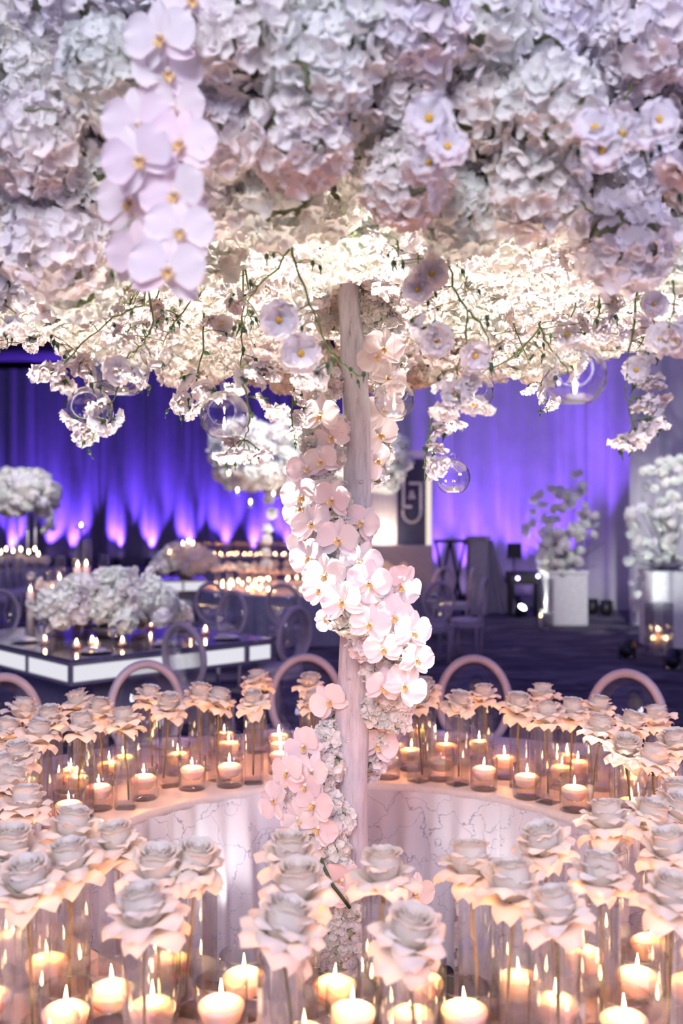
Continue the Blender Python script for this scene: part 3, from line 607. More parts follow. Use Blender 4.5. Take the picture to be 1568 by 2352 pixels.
spray([(1032, 600, 2.3), (1040, 660, 2.3), (1072, 715, 2.3), (1070, 780, 2.3), (1050, 850, 2.3), (1045, 900, 2.3)], [(990, 630, 2.25, 1.35, (.05, -1, 0)), (960, 665, 2.25, 1.3, (-.3, -.9, -.1)), (970, 760, 2.3, 1.4), (1000, 780, 2.28, 1.5), (950, 740, 2.3, 1.3), (1090, 815, 2.25, 1.5, (.1, -.8, -.5)), (1010, 875, 2.35, 1.2), (1070, 880, 2.3, SC), (1050, 905, 2.3, SC), (1020, 940, 2.32, SC), (1085, 925, 2.3, 1.2, (.1, -.4, -.6)), (1110, 930, 2.3, 1.1)], [(905, 605, 2.3), (925, 612, 2.3), (1000, 675, 2.3), (983, 695, 2.3), (1100, 670, 2.3), (1022, 800, 2.3), (1120, 745, 2.3), (1128, 840, 2.25), (1052, 910, 2.25)])
spray([(1072, 710, 2.25), (1100, 740, 2.25), (1125, 790, 2.25), (1130, 835, 2.25)], [], [(1127, 845, 2.25), (1118, 730, 2.25)])
spray([(1000, 930, 2.5), (985, 990, 2.5), (978, 1040, 2.5), (975, 1070, 2.5)], [(1000, 990, 2.5, SC), (1020, 975, 2.5, SC), (1040, 960, 2.5, SC), (1005, 1025, 2.5, 1.0), (990, 1075, 2.5, 1.15, (.6, -.5, -.2)), (1010, 1070, 2.5, 1.0)], [(980, 1088, 2.5), (996, 1045, 2.5), (975, 1030, 2.5), (1020, 1000, 2.5)], 2)
spray([(1240, 740, 2.7), (1235, 760, 2.7), (1190, 810, 2.7), (1130, 848, 2.7)], [], bd(1240, 790, 2.7, 4, 30, 30))
spray([(1238, 750, 2.45), (1255, 790, 2.45), (1290, 830, 2.45), (1312, 870, 2.45)], [(1300, 770, 2.5, 1.2, (0, -1, -.1)), (1280, 740, 2.55), (1320, 845, 2.4, SC), (1340, 770, 2.5), (1345, 740, 2.5)], [(1313, 872, 2.42), (1275, 870, 2.45)])
spray([(1465, 640, 2.3), (1460, 740, 2.3), (1440, 830, 2.3), (1434, 890, 2.3), (1450, 960, 2.3), (1458, 985, 2.3)], [(1460, 850, 2.3, 1.2, (-.2, -.9, -.1)), (1490, 870, 2.3, SC), (1510, 875, 2.3, 1.0), (1470, 920, 2.3, 1.2), (1505, 920, 2.3, SC), (1495, 968, 2.3, SC), (1520, 962, 2.3, 1.0), (1430, 1015, 2.3, SC), (1455, 1005, 2.3, SC), (1478, 990, 2.3, .9), (1500, 700, 2.2, 1.25, (0, -1, .1)), (1515, 780, 2.2, 1.5, (0, -1, 0)), (1480, 740, 2.3, 1.1), (1490, 810, 2.3, 1.2)], [(1425, 1040, 2.3), (1450, 1035, 2.3), (1500, 975, 2.3), (1512, 985, 2.3), (1455, 885, 2.3), (1475, 700, 2.3), (1490, 760, 2.25), (1510, 820, 2.25)])
spray([(1545, 640, 2.1), (1548, 700, 2.1), (1535, 760, 2.1)], [(1545, 750, 2.12, 1.4), (1560, 780, 2.1, 1.3), (1530, 790, 2.15, 1.3)], [])
spray([(20, 640, 2.4), (15, 700, 2.4), (35, 720, 2.4), (20, 760, 2.4)], [(45, 742, 2.4, SC), (20, 750, 2.4, SC), (5, 690, 2.4, 1.0)], [(10, 755, 2.4), (12, 768, 2.4)])
spray([(910, 550, 2.4), (915, 590, 2.4)], [(860, 545, 2.4, 1.2), (890, 590, 2.45)], [(903, 605, 2.4), (925, 605, 2.4)])
spray([(330, 540, 1.98), (265, 570, 2.0)], [], [(258, 630, 2.0), (262, 560, 2.0)])
spray([(1380, 640, 2.5), (1375, 720, 2.5), (1355, 760, 2.5)], [(1380, 760, 2.5, 1.1), (1395, 735, 2.5), (1410, 690, 2.5), (1350, 720, 2.55), (1425, 770, 2.5)], bd(1400, 730, 2.5, 4, 40, 40))
spray([(1260, 850, 3.4), (1240, 880, 3.4), (1250, 920, 3.4)], [(1215, 890, 3.4, SC), (1240, 905, 3.4, SC), (1265, 925, 3.4, SC)], [(1240, 945, 3.4), (1255, 940, 3.4)])
spray([(675, 880, 2.8), (670, 950, 2.8), (676, 1010, 2.8)], [(690, 910, 2.8), (690, 960, 2.8), (700, 940, 2.8), (672, 990, 2.8)], [(678, 1020, 2.8)], 4)
# blossoms at the front rim
spray([(960, 200, 1.95), (985, 270, 1.86), (1010, 330, 1.85), (985, 390, 1.86)], [(985, 275, 1.78, 1.6, (-.1, -1, 0)), (1026, 340, 1.77, 1.45, (.1, -1, .1)), (985, 375, 1.80, 1.35, (-.15, -1, -.1)), (960, 395, 1.82, 1.2)], [])
spray([(1450, 190, 1.98), (1430, 260, 1.9), (1440, 330, 1.9)], [(1510, 277, 1.80, 1.35, (.1, -1, 0)), (1428, 308, 1.80, 1.25, (0, -1, -.1)), (1465, 308, 1.80, 1.25, (.4, -1, 0)), (1365, 300, 1.80, 1.45, (-.2, -1, .3)), (1380, 345, 1.80, 1.45, (0, -1, -.4)), (1405, 265, 1.84, 1.2)], [(1310, 338, 1.85), (1328, 350, 1.85)])
spray([(1470, 330, 1.86), (1490, 380, 1.84), (1540, 420, 1.82), (1562, 450, 1.82)], [(1560, 390, 1.78, 1.6)], [(1495, 355, 1.85), (1515, 340, 1.85), (1561, 455, 1.82)])
spray([(1330, 460, 2.0), (1365, 495, 2.0)], [], []); spray([(55, 255, 1.9), (130, 250, 1.9)], [], [])
for k in range(12):
    a = rnd(-PI, PI); rho = rnd(.55, 1.2); b0 = Vector((rho*math.sin(a), -rho*math.cos(a), 2.60+droop(rho, a)))+TC
    if abs(b0.x) < 0.12 and b0.y < 3.3: continue
    d = b0.y; px = HX+b0.x*FPX/d; py = HY-(b0.z-CAMZ)*FPX/d
    dz = FPX/d
    spray([(px, py-0.05*dz, d), (px+rnd(-.04, .04)*dz, py+.05*dz, d), (px+rnd(-.07, .07)*dz, py+rnd(.09, .15)*dz, d)], cl(px, py+.07*dz, d, 6, .07*dz, .06*dz, 1.05), bd(px, py+.1*dz, d, 3, .06*dz, .06*dz))

# ------------------------------------------------------------------ candles
FLAME_ME = mesh('flame', lathe([(0.0006, 0.0), (0.0034, 0.005), (0.0046, 0.012), (0.0040, 0.020), (0.0022, 0.031), (0.0004, 0.042)], 10), M['flame'])
WICK_ME = mesh('wick', tube([(0, 0, 0), (0.0008, 0, 0.006), (0.002, 0, 0.011)], 0.0012, 6), M['wick'])
FLOAT_ME = mesh('wax', lathe([(0.001, -0.034), (0.030, -0.034), (0.038, -0.027), (0.0455, -0.004), (0.0465, 0.002), (0.045, 0.006), (0.036, 0.012), (0.02, 0.016), (0.001, 0.017)], 28), M['wax'])
CR, CH = 0.058, 0.135
def cyl_vf(R, H, t=0.0032, base=0.012, n=32):
    return lathe([(0.001, 0.0), (R-0.003, 0.0), (R, 0.003), (R, H-0.001), (R-t*.5, H+.0008), (R-t, H-0.003)], n)
CYL_ME = mesh('glass_cylinder', cyl_vf(CR, CH), M['glass'])
CYLW_ME = mesh('water', lathe([(0.001, 0.013), (CR-.012, 0.013), (CR-.0045, 0.019), (CR-.0045, 0.075), (CR-.006, 0.0735), (0.001, 0.0735)], 24), M['water'])
VS, VH = 0.041, 0.30
def sq_prof(s, z, bev=0.009):
    c = s-bev; return [(s, -c, z), (s, c, z), (c, s, z), (-c, s, z), (-s, c, z), (-s, -c, z), (-c, -s, z), (c, -s, z)]
def prism(levels, cap=True):
    V, F = [], []
    for s, z in levels: V += sq_prof(s, z, min(0.009, s*.4))
    for j in range(len(levels)-1):
        for i in range(8): F.append((j*8+i, j*8+(i+1) % 8, (j+1)*8+(i+1) % 8, (j+1)*8+i))
    F.append(tuple(range(7, -1, -1))); k = (len(levels)-1)*8
    if cap: F.append(tuple(k+i for i in range(8)))
    return V, F
def vase_me(H): return mesh('vase_glass', prism([(VS-.002, 0), (VS, 0.003), (VS, H-.001), (VS-.002, H+.0006), (VS-.004, H-.001), (VS-.004, H-.004)], False), M['vglass'], False)
def vwater_me(h): return mesh('water', prism([(VS-.0065, 0.019), (VS-.0055, 0.024), (VS-.0055, h), (VS-.0075, h-.002)]), M['water'], False)
VASES = {}
def vase_meshes(H):
    k = round(H/0.02)*0.02
    if k not in VASES: VASES[k] = (vase_me(k), [vwater_me(k*f) for f in (0.42, 0.55, 0.66)])
    return k, VASES[k]

ZN = ['on far curve left of trunk', 'on far curve right of trunk', 'on left end of ring', 'on right end of ring', 'on near curve, left part', 'on near curve, middle part', 'on near curve, right part']
def zone(p):
    q = p-TC; px = HX+p.x*FPX/p.y
    if q.y > 0.32: return 0 if q.x < 0 else 1
    if q.y > -0.42: return 2 if q.x < 0 else 3
    return 4 if px < 520 else (5 if px < 1010 else 6)
def ordinals(pts):
    """for each point its zone phrase and its place from the left within the zone"""
    zs = {}
    for i, p in enumerate(pts): zs.setdefault(zone(p), []).append(i)
    res = [None]*len(pts)
    for z, L in zs.items():
        L.sort(key=lambda i: pts[i].x/pts[i].y)
        for k, i in enumerate(L): res[i] = (ORD[min(k, 21)], ZN[z])
    return res
def fit(px, py, z, lo, hi, rmin, rmax):
    """slide along the sight line to a height at which the thing stands on the table"""
    best = None
    for k in range(41):
        zz = lo+(hi-lo)*k/40; p = on_z(px, py, zz); r = (p-TC).to_2d().length
        c = abs(zz-z)+8*max(0, rmin-r)+8*max(0, r-rmax)
        if best is None or c < best[0]: best = (c, p)
    return best[1]

ROSES = [(712, 1572), (724, 1617), (588, 1568), (582, 1617), (505, 1613), (459, 1597), (390, 1622), (340, 1603), (290, 1657), (222, 1632), (182, 1612), (186, 1670), (115, 1650), (50, 1637), (88, 1695), (15, 1682), (45, 1737), (8, 1770), (22, 1808), (55, 1852),
         (38, 1945), (160, 1915), (275, 1945), (155, 1992), (60, 2035), (362, 2000), (447, 1985), (340, 2095), (668, 1978), (676, 2045), (645, 2148), (882, 2018), (938, 2152), (1088, 1992), (1180, 2045), (1245, 1952), (1285, 2098), (1372, 2020), (1398, 1905), (1488, 1890), (1530, 1965), (1548, 2065), (1560, 1872),
         (975, 1588), (962, 1622), (1050, 1625), (1108, 1597), (1192, 1622), (1244, 1603), (1258, 1657), (1317, 1637), (1378, 1628), (1380, 1687), (1443, 1668), (1510, 1650), (1437, 1728), (1495, 1757), (1550, 1712), (1556, 1838)]
CAND = [(430, 1775), (537, 1765), (330, 1797), (230, 1822), (135, 1862), (420, 1742), (645, 1742), (525, 1718), (640, 1700), (515, 1695), (889, 1752, 0), (905, 1722), (1001, 1760, 0), (1024, 1722), (1111, 1777), (1221, 1805), (1319, 1837), (1158, 1752), (1412, 1852), (1450, 1800), (1535, 1795), (1290, 1775), (1250, 1745), (250, 1765), (300, 1750), (60, 1800), (110, 1805), (170, 1790), (1480, 1850), (30, 1880), (960, 1690), (1100, 1715),
        (595, 2262), (508, 2325), (768, 2280), (805, 2335), (214, 2180), (75, 2215), (22, 2180), (257, 2290), (150, 2250), (958, 2274), (1066, 2338), (1182, 2250), (1345, 2200), (1470, 2255), (1400, 2325), (1550, 2270), (1255, 2290), (400, 2250), (350, 2330), (680, 2335), (910, 2345), (1290, 2190), (1440, 2180), (1540, 2190), (120, 2180), (330, 2210), (40, 2320), (1530, 2345)]
# vases and roses
placed = []
rpos = []
for px, py in ROSES:
    p = fit(px, py, 1.09, 1.0, 1.20, RIN+0.06, 1.72)
    for it in range(40):            # keep the vase feet apart
        hit = [q for q in placed if (q-p).to_2d().length < 0.088]
        if not hit: break
        dv = (p-TC).to_2d(); dd = (p-hit[0]).to_2d()
        if dd.length < 1e-4: dd = Vector((0.01, 0.01))
        p = p+Vector((*(dd.normalized()*0.012), 0))
        if (p-TC).to_2d().length < RIN+0.06: p = p+Vector((*(dv.normalized()*0.02), 0))
    placed.append(p); rpos.append(p)
rord = ordinals(rpos)
for i, p in enumerate(rpos):
    od, zn = rord[i]
    H, (vm, wm) = vase_meshes(max(0.2, p.z-0.035-TZ))
    rz = rnd(0, PI/2); base = Vector((p.x, p.y, TZ))
    v = thing('square_vase', f'tall square glass vase, {od} from left {zn}', 'vase', base, rz, 'tall square vases on the ring table', vm)
    ob('water', random.choice(wm), v)
    top = TZ+H
    head = Vector((p.x+rnd(-.008, .008), p.y+rnd(-.008, .008), top+0.036+rnd(-0.004, .012)))
    r = thing('rose', f'white flared rose in square vase, {od} from left {zn}', 'rose', head, rnd(0, 6.28), 'white roses on the ring table')
    tilt = Euler((rnd(-.25, .25), rnd(-.25, .25), 0)).to_matrix().to_4x4(); s = rnd(0.94, 1.06)
    lean = (Vector((0, -1, 0)) if p.y > 3 else Vector((0, -.6, .2)))
    tilt = tilt @ Matrix.Scale(s, 4)
    ob('bloom_core', RCORE_ME, r, tilt)
    for kk, n, a0 in LAY:
        for k in range(n):
            ob('petal', RP_ME[kk][(k+i) % 2], r, tilt @ Matrix.Rotation(a0+2*PI*k/n+rnd(-.22, .22), 4, 'Z') @ Matrix.Rotation(rnd(-.22, .26), 4, 'X') @ Matrix.Scale(rnd(.9, 1.06), 4))
    ob('calyx', CALYX_ME, r, tilt)
    depth = head.z-TZ-0.03; ex, ey = rnd(-.022, .022), rnd(-.022, .022)
    ob('stem', mesh('stem', tube([(0, 0, -0.03), (ex*.1, ey*.1, -0.07), (ex*.45+.004, ey*.45, -depth*.5), (ex*.5, ey*.55, -depth*.55), (ex*.8, ey*.8, -depth*.8), (ex, ey, -depth)], lambda t: 0.0048-0.0012*t, 7), M['rstem']), r)
# floating candles in cylinders
cpos = []; allp = list(placed)
for c in CAND:
    p = fit(c[0], c[1], 0.815, 0.79, 0.93, RIN+0.065, 1.75)
    ok = True
    for it in range(60):
        hit = [(q, mn) for q, mn in [(q, 0.118) for q, _ in cpos]+[(q, 0.100) for q in placed] if (q-p).to_2d().length < mn]
        if not hit: break
        dd = (p-hit[0][0]).to_2d()
        if dd.length < 1e-4: dd = Vector((0.01, 0.01))
        p = p+Vector((*(dd.normalized()*0.012), 0)); dv = (p-TC).to_2d()
        if dv.length < RIN+0.062: p = p+Vector((*(dv.normalized()*0.02), 0))
    else:
        ok = False
    if ok: cpos.append((p, len(c) < 3))
# extra candles added for glow where the band is still open
tries = 0
while len(cpos) < 84 and tries < 5000:
    tries += 1; a = rnd(0, 2*PI); rr = rnd(RIN+.07, 1.62); p = TC+Vector((rr*math.sin(a), rr*math.cos(a), 0.82))
    if p.y < 1.75: continue
    if all((q-p).to_2d().length > 0.118 for q, _ in cpos) and all((q-p).to_2d().length > 0.1 for q in placed): cpos.append((p, True))
cord = ordinals([p for p, _ in cpos])
def candle_light(parent, z, e=1.85, col=(1.0, 0.35, 0.10)):
    l = light('candle_glow', 'POINT', (0, 0, z), None, e, col, parent=parent, shadow_soft_size=0.004); l.data.cycles.use_multiple_importance_sampling = False; return l
for i, (p, lit) in enumerate(cpos):
    od, zn = cord[i]
    g = thing('candle_cylinder', f'short glass candle cylinder, {od} from left {zn}', 'candle holder', (p.x, p.y, TZ), 0, 'glass candle cylinders on the ring table', CYL_ME)
    ob('water', CYLW_ME, g)
    wz = TZ+0.0785
    f = thing('floating_candle', f'{"lit" if lit else "unlit"} white floating candle, {od} from left {zn}', 'candle', (p.x, p.y, wz), rnd(0, 6), 'floating candles on the ring table')
    ob('wax', FLOAT_ME, f, Matrix.Diagonal((1.1, 1.1, 1.05, 1))); ob('wick', WICK_ME, f, Matrix.Translation((0, 0, 0.016)))
    if lit:
        ob('flame', FLAME_ME, f, Matrix.Translation((0, 0, 0.022)) @ Matrix.Rotation(rnd(-.1, .1), 4, 'X') @ Matrix.Scale(rnd(.75, .98), 4))
        candle_light(f, 0.047)

# hanging glass globes with tea lights
def globe(px, py, wpx, d, label, hole=(0, -1, 0.1), flame=True, line=0.4):
    R = wpx/2*d/FPX; c = P(px, py, d); hd = Vector(hole).normalized(); n, m = 32, 24
    V, F = [], []
    for j in range(m+1):
        th = PI*j/m
        for i in range(n):
            a = 2*PI*i/n; V.append(Vector((math.sin(th)*math.cos(a), math.sin(th)*math.sin(a), math.cos(th))))
    for j in range(m):
        for i in range(n):
            q = (j*n+i, j*n+(i+1) % n, (j+1)*n+(i+1) % n, (j+1)*n+i)
            mid = sum((V[k] for k in q), Vector())/4
            if mid.normalized().dot(hd) < math.cos(math.radians(33)): F.append(q)
    V = [Vector((v.x*R, v.y*R, max(v.z*R, -0.87*R))) for v in V]
    o = thing('glass_globe', label, 'candle globe', c, 0, 'hanging glass globes', mesh('glass_globe', (V, F), M['globe']))
    rr = R*math.sin(math.radians(33)); rc = hd*R*math.cos(math.radians(33))
    ob('rim', mesh('rim', ring_loop(rr, rr, 0.0024, 32, 6), M['globe']), o, Matrix.Translation(rc) @ hd.to_track_quat('Y', 'Z').to_matrix().to_4x4())
    ob('hanging_loop', mesh('hanging_loop', join([(ring_loop(0.008, 0.009, 0.003, 18, 6), Matrix.Translation((0, 0, R+0.010)))]), M['globe']), o)
    ob('string', mesh('string', tube([(0, 0, R+0.018), (0, 0, R+0.018+line)], 0.0006, 4), M['glass']), o)
    tz = c.z-0.87*R+0.001
    t = thing('tea_light', 'tea light inside '+label.split(' with')[0], 'candle', (c.x, c.y, tz), 0, 'tea lights in the globes')
    s = R/0.06
    ob('cup', mesh('cup', lathe([(0.001, 0), (0.0185, 0), (0.0192, 0.001), (0.0192, 0.0165), (0.018, 0.0165), (0.018, 0.013)], 20), M['white']), t)
    ob('wax', mesh('wax', lathe([(0.018, 0.0125), (0.001, 0.0135)], 20), M['wax']), t)
    ob('wick', WICK_ME, t, Matrix.Translation((0, 0, 0.012)))
    if flame:
        ob('flame', FLAME_ME, t, Matrix.Translation((0, 0, 0.017)) @ Matrix.Scale(0.8, 4)); candle_light(t, 0.036, 0.12)
globe(515, 955, 114, 2.5, 'glass globe hanging left of the trunk with a lit tea light')
globe(1320, 862, 146, 2.05, 'largest glass globe, hanging at the right with a lit tea light', (-.25, -1, .1))
globe(1040, 1097, 80, 2.95, 'smallest clear globe on a long line with an unlit tea light', (-.35, -1, 0), False, 0.7)
globe(905, 918, 92, 2.6, 'glass globe hanging just right of the trunk with a lit tea light', (.1, -1, .3))
globe(278, 850, 130, 2.55, 'upper left glass globe behind white blossoms with a lit tea light', (.2, -1, .1))
globe(203, 945, 114, 2.6, 'lowest left glass globe behind white blossoms with a lit tea light', (.1, -1, .2))
globe(360, 808, 78, 3.1, 'small glass globe tucked under the canopy at left with a lit tea light')
globe(1088, 900, 92, 3.1, 'glass globe half hidden by blossoms right of the trunk with a lit tea light')
globe(715, 668, 96, 2.7, 'glass globe high up beside the trunk top with a lit tea light')

# ------------------------------------------------------------------ chairs
def chair_meshes():
    c = {}
    c['back_frame'] = mesh('back_frame', ring_loop(0.205, 0.255, 0.025, 48, 10), M['chair'])
    c['back_panel'] = mesh('back_panel', lathe([(0.001, -.002), (0.19, -.002), (0.19, .002), (0.001, .002)], 36), M['glass'])
    c['post'] = mesh('post', tube([(0, 0, 0), (0, 0.0, 0.1)], 0.016, 8), M['chair'])
    c['seat'] = mesh('seat', lathe([(0.001, -0.03), (0.20, -0.03), (0.225, -0.015), (0.225, 0.01), (0.20, 0.035), (0.001, 0.045)], 28), M['seat'])
    c['seat_rail'] = mesh('seat_rail', lathe([(0.20, -0.075), (0.228, -0.075), (0.228, -0.028), (0.20, -0.028)], 28, True), M['chair'])
    c['leg'] = mesh('leg', tube([(0, 0, 0.42), (0, 0, 0.38), (0, 0, 0.2), (0, 0, 0)], lambda t: 0.024-0.010*t, 8), M['chair'])
    return c
CM = chair_meshes()
def chair(loc, face, label, group=None):
    """face = direction the sitter looks"""
    o = thing('oval_back_chair', label, 'chair', (loc[0], loc[1], 0), math.atan2(face[1], face[0])-PI/2, group)
    ob('seat', CM['seat'], o, loc=(0, 0, 0.47)); ob('seat_rail', CM['seat_rail'], o, loc=(0, 0, 0.47))
    for sx in (-1, 1):
        for sy in (-1, 1): ob('leg', CM['leg'], o, Matrix.Translation((sx*0.165, sy*0.165, 0)) @ Matrix.Rotation(sx*0.03, 4, 'Y'))
    tilt = Matrix.Translation((0, -0.22, 0.80)) @ Matrix.Rotation(0.12, 4, 'X')
    ob('back_frame', CM['back_frame'], o, tilt)
    ob('back_panel', CM['back_panel'], o, tilt @ Matrix.Rotation(PI/2, 4, 'X') @ Matrix.Diagonal((1.0, 1.25, 1, 1)))
    for sx in (-1, 1): ob('back_post', CM['post'], o, Matrix.Translation((sx*0.12, -0.19, 0.44)) @ Matrix.Rotation(-sx*0.15, 4, 'Y') @ Matrix.Diagonal((1, 1, 1.7, 1)))
    return o
for px, d, lab in ((8, 5.22, 'pale oval-back chair behind the ring table at the left edge'), (336, 5.68, 'pale oval-back chair behind the ring table, left, below the lit tabletop'), (702, 5.95, 'pale oval-back chair behind the ring table just left of the trunk'), (1088, 5.90, 'pale oval-back chair behind the ring table just right of the trunk'), (1437, 5.35, 'pale oval-back chair behind the ring table at the right')):
    p = P(px, HY, d); f = (TC-p).to_2d().normalized(); q = p.to_2d()+f*0.22
    chair(q, f, lab, 'chairs around the ring table')
# place settings on the far side of the ring
PLATE_ME = mesh('plate', lathe([(0.001, 0.004), (0.08, 0.004), (0.135, 0.016), (0.138, 0.018), (0.08, 0.0), (0.001, 0.0)], 32), M['plate'])
for px, d, nm in ((400, 5.0, 'left'), (640, 5.18, 'just left of the trunk'), (1020, 5.15, 'just right of the trunk'), (1340, 4.85, 'right')):
    p = P(px, HY, d)
    thing('plate', f'white dinner plate on the far rim of the ring table, {nm}', 'plate', (p.x, p.y, TZ), 0, 'plates on the ring table', PLATE_ME)

# ------------------------------------------------------------------ lit dining table at the left
C0 = Vector((-2.14, 7.85, 0)); ex = Vector((1.5, 1.38, 0)).normalized(); ey = Vector((-ex.y, ex.x, 0))
LX, LY = 2.05, 2.4; rz = math.atan2(ex.y, ex.x)
lt = thing('lit_dining_table', 'mirror-topped dining table with glowing side panels at the left', 'table', C0, rz)
ob('table_top', mesh('table_top', box(0, LX, 0, LY, 0.745, 0.77, 0.004), M['mirror'], False), lt)
ob('pedestal', mesh('pedestal', box(0.45, LX-.45, 0.45, LY-.45, 0, 0.585, 0.01), M['tbase'], False), lt)
for nm, bb in (('rail', (0, LX, 0, .05, .715, .745)), ('rail', (0, LX, 0, .05, .56, .585)), ('rail', (0, .05, 0.05, LY, .715, .745)), ('rail', (0, .05, 0.05, LY, .56, .585)), ('rail', (0, LX, LY-.05, LY, .56, .745)), ('rail', (LX-.05, LX, 0.05, LY-.05, .56, .745)), ('underside', (0.05, LX-.05, 0.05, LY-.05, .575, .585))):
    ob(nm, mesh(nm, box(*bb), M['tframe'], False), lt)
for x0, x1 in ((0.03, 0.86), (0.92, 1.72), (1.78, 2.02)):
    ob('light_panel', mesh('light_panel', box(x0, x1, 0.012, 0.03, .587, .713), M['litpanel'], False), lt)
for x0 in (0.0, 0.865, 1.725, 2.025): ob('post', mesh('post', box(x0, x0+.05 if x0 else .03, 0.0, 0.04, .585, .715), M['tframe'], False), lt)
for y0, y1 in ((0.05, 0.75), (0.80, 1.55), (1.60, 2.35)):
    ob('light_panel', mesh('light_panel', box(0.012, 0.03, y0, y1, .587, .713), M['litpanel'], False), lt)
for y0 in (0.755, 1.555): ob('post', mesh('post', box(0.0, 0.04, y0, y0+.04, .585, .715), M['tframe'], False), lt)
def on_lt(a, b2, z=0.77): p = C0+ex*a+ey*b2; return Vector((p.x, p.y, z))

SMALL_CYL = mesh('glass_cylinder', cyl_vf(0.045, 0.12, n=20), M['glass'])
VOTIVE = mesh('glass_votive', cyl_vf(0.035, 0.075, n=18), M['glass'])
TALLS = {h: mesh('glass_cylinder', cyl_vf(0.05, h, n=20), M['glass']) for h in (0.62, 0.75, 0.90)}
PILLAR = {h: mesh('wax', lathe([(0.001, 0.013), (0.033, 0.013), (0.034, h-.004), (0.03, h), (0.001, h-.004)], 18), M['wax']) for h in (0.04, 0.2, 0.32, 0.42, 0.52, 0.64)}
BIGFLAME = mesh('flame', lathe([(0.0006, 0.0), (0.007, 0.006), (0.010, 0.016), (0.009, 0.026), (0.004, 0.042), (0.0004, 0.052)], 10), M['flame'])
def bg_candle(loc, glassme, h, label, group, cat='candle', e=0.0, rose=False):
    o = thing('glass_candle', label, cat, loc, 0, group, glassme)
    ob('wax', PILLAR[h], o); ob('flame', BIGFLAME, o, Matrix.Translation((0, 0, h+.002)))
    if e: candle_light(o, h+0.05, e)
    return o
def heads_at(parent, pts, s0, s1, nm='flower_head'):
    for p in pts:
        q = Euler((rnd(0, 6), rnd(0, 6), rnd(0, 6))).to_matrix().to_4x4()
        ob(nm, random.choice(FAR_ME), parent, Matrix.Translation(Vector(p)) @ q @ Matrix.Scale(rnd(s0, s1), 4))
def mound(n, rx, ry, rz, zc, flat=0.25):
    out = []
    for i in range(n):
        z = 1-(1+flat)*(i+.5)/n; a = i*2.39996; q = math.sqrt(max(0, 1-z*z))
        out.append((rx*q*math.cos(a)+rnd(-.04, .04), ry*q*math.sin(a)+rnd(-.04, .04), zc+rz*z+rnd(-.04, .04)))
    return out
def wisps(parent, n, rx, ry, z0, z1):
    for k in range(n):
        a = rnd(0, 2*PI); x, y = rx*math.cos(a), ry*math.sin(a); t = Vector((x*rnd(.9, 1.25), y*rnd(.9, 1.25), rnd(z0, z1)))
        tb = tube([(x*.3, y*.3, .12), Vector((x*.7, y*.7, t.z*.8)), t], 0.004, 5)
        s = ob('flower_sprig', mesh('flower_sprig', tb, M['stem']), parent)
        for q in range(4): ob('blossom', random.choice(BLOS_ME), s, basis((rnd(-1, 1), -1, rnd(-.5, 1)), 0, rnd(1.3, 2.0), t-Vector((x*.09*q, y*.09*q, 0.05*q))+Vector((rnd(-.03, .03), rnd(-.03, .03), 0))))
BOWL = mesh('bowl', lathe([(0.001, 0), (0.10, 0), (0.17, 0.05), (0.2, 0.10), (0.19, 0.10), (0.15, 0.05), (0.001, 0.02)], 24), M['tframe'])
cp = on_lt(1.0, 1.15)
ce = thing('flower_centrepiece', 'wide white flower centrepiece on the lit dining table', 'flowers', cp)
ob('bowl', BOWL, ce)
heads_at(ce, mound(46, 0.62, 0.40, 0.34, 0.20, .1), 0.9, 1.25); wisps(ce, 16, 0.62, 0.42, 0.30, 0.66)
for k, (a, b2, h) in enumerate(((0.62, 1.55, .62), (0.78, 1.72, .75), (0.92, 1.62, .90), (1.08, 1.75, .90), (1.22, 1.66, .75), (0.45, 1.65, .62))):
    bg_candle(on_lt(a, b2), TALLS[h], {.62: .42, .75: .52, .90: .64}[h], f'tall glass candle cylinder behind the centrepiece, {ORD[k]} from the left' if k < 5 else 'tall glass candle cylinder at the left behind the centrepiece', 'tall candle cylinders on the lit table', e=0.25)
for k, (a, b2) in enumerate(((0.33, 0.52), (0.46, 0.42), (0.52, 0.60), (0.70, 0.40), (1.62, 0.72), (1.72, 0.62), (1.6, 1.4), (0.28, 1.0))):
    bg_candle(on_lt(a, b2), VOTIVE, 0.04, ['votive candle at the front corner of the lit table, left of three', 'votive candle at the front corner of the lit table, middle of three', 'votive candle at the front corner of the lit table, right of three', 'votive candle in front of the centrepiece', 'votive candle right of the centrepiece, left of a pair', 'votive candle right of the centrepiece, right of a pair', 'votive candle behind the right end of the centrepiece', 'votive candle at the left end of the lit table'][k], 'votives on the lit table', e=0.2)
for k, (a, b2) in enumerate(((0.35, 0.24), (1.05, 0.24), (1.7, 0.24), (0.24, 1.3), (1.8, 1.1))):
    p = on_lt(a, b2)
    thing('plate', 'white plate laid on the lit dining table '+['at its front corner', 'at the middle of its front edge', 'at the right of its front edge', 'at its left edge', 'at its right end'][k], 'plate', p, 0, 'plates on the lit table', PLATE_ME)
    nk = thing('napkin', 'folded pale napkin on the plate '+['at the front corner of the lit table', 'at the middle front of the lit table', 'at the right front of the lit table', 'at the left edge of the lit table', 'at the right end of the lit table'][k], 'napkin', p+Vector((0, 0, .018)), rz, 'napkins on the lit table', mesh('napkin', box(-.05, .05, -.10, .10, 0, .025, .008), M['plate'])) 
WG = mesh('wine_glass', lathe([(0.035, 0), (0.034, .003), (0.004, .006), (0.004, .09), (0.03, .11), (0.04, .15), (0.034, .20), (0.033, .20), (0.038, .15), (0.028, .113), (0.001, .10)], 20), M['vglass'])
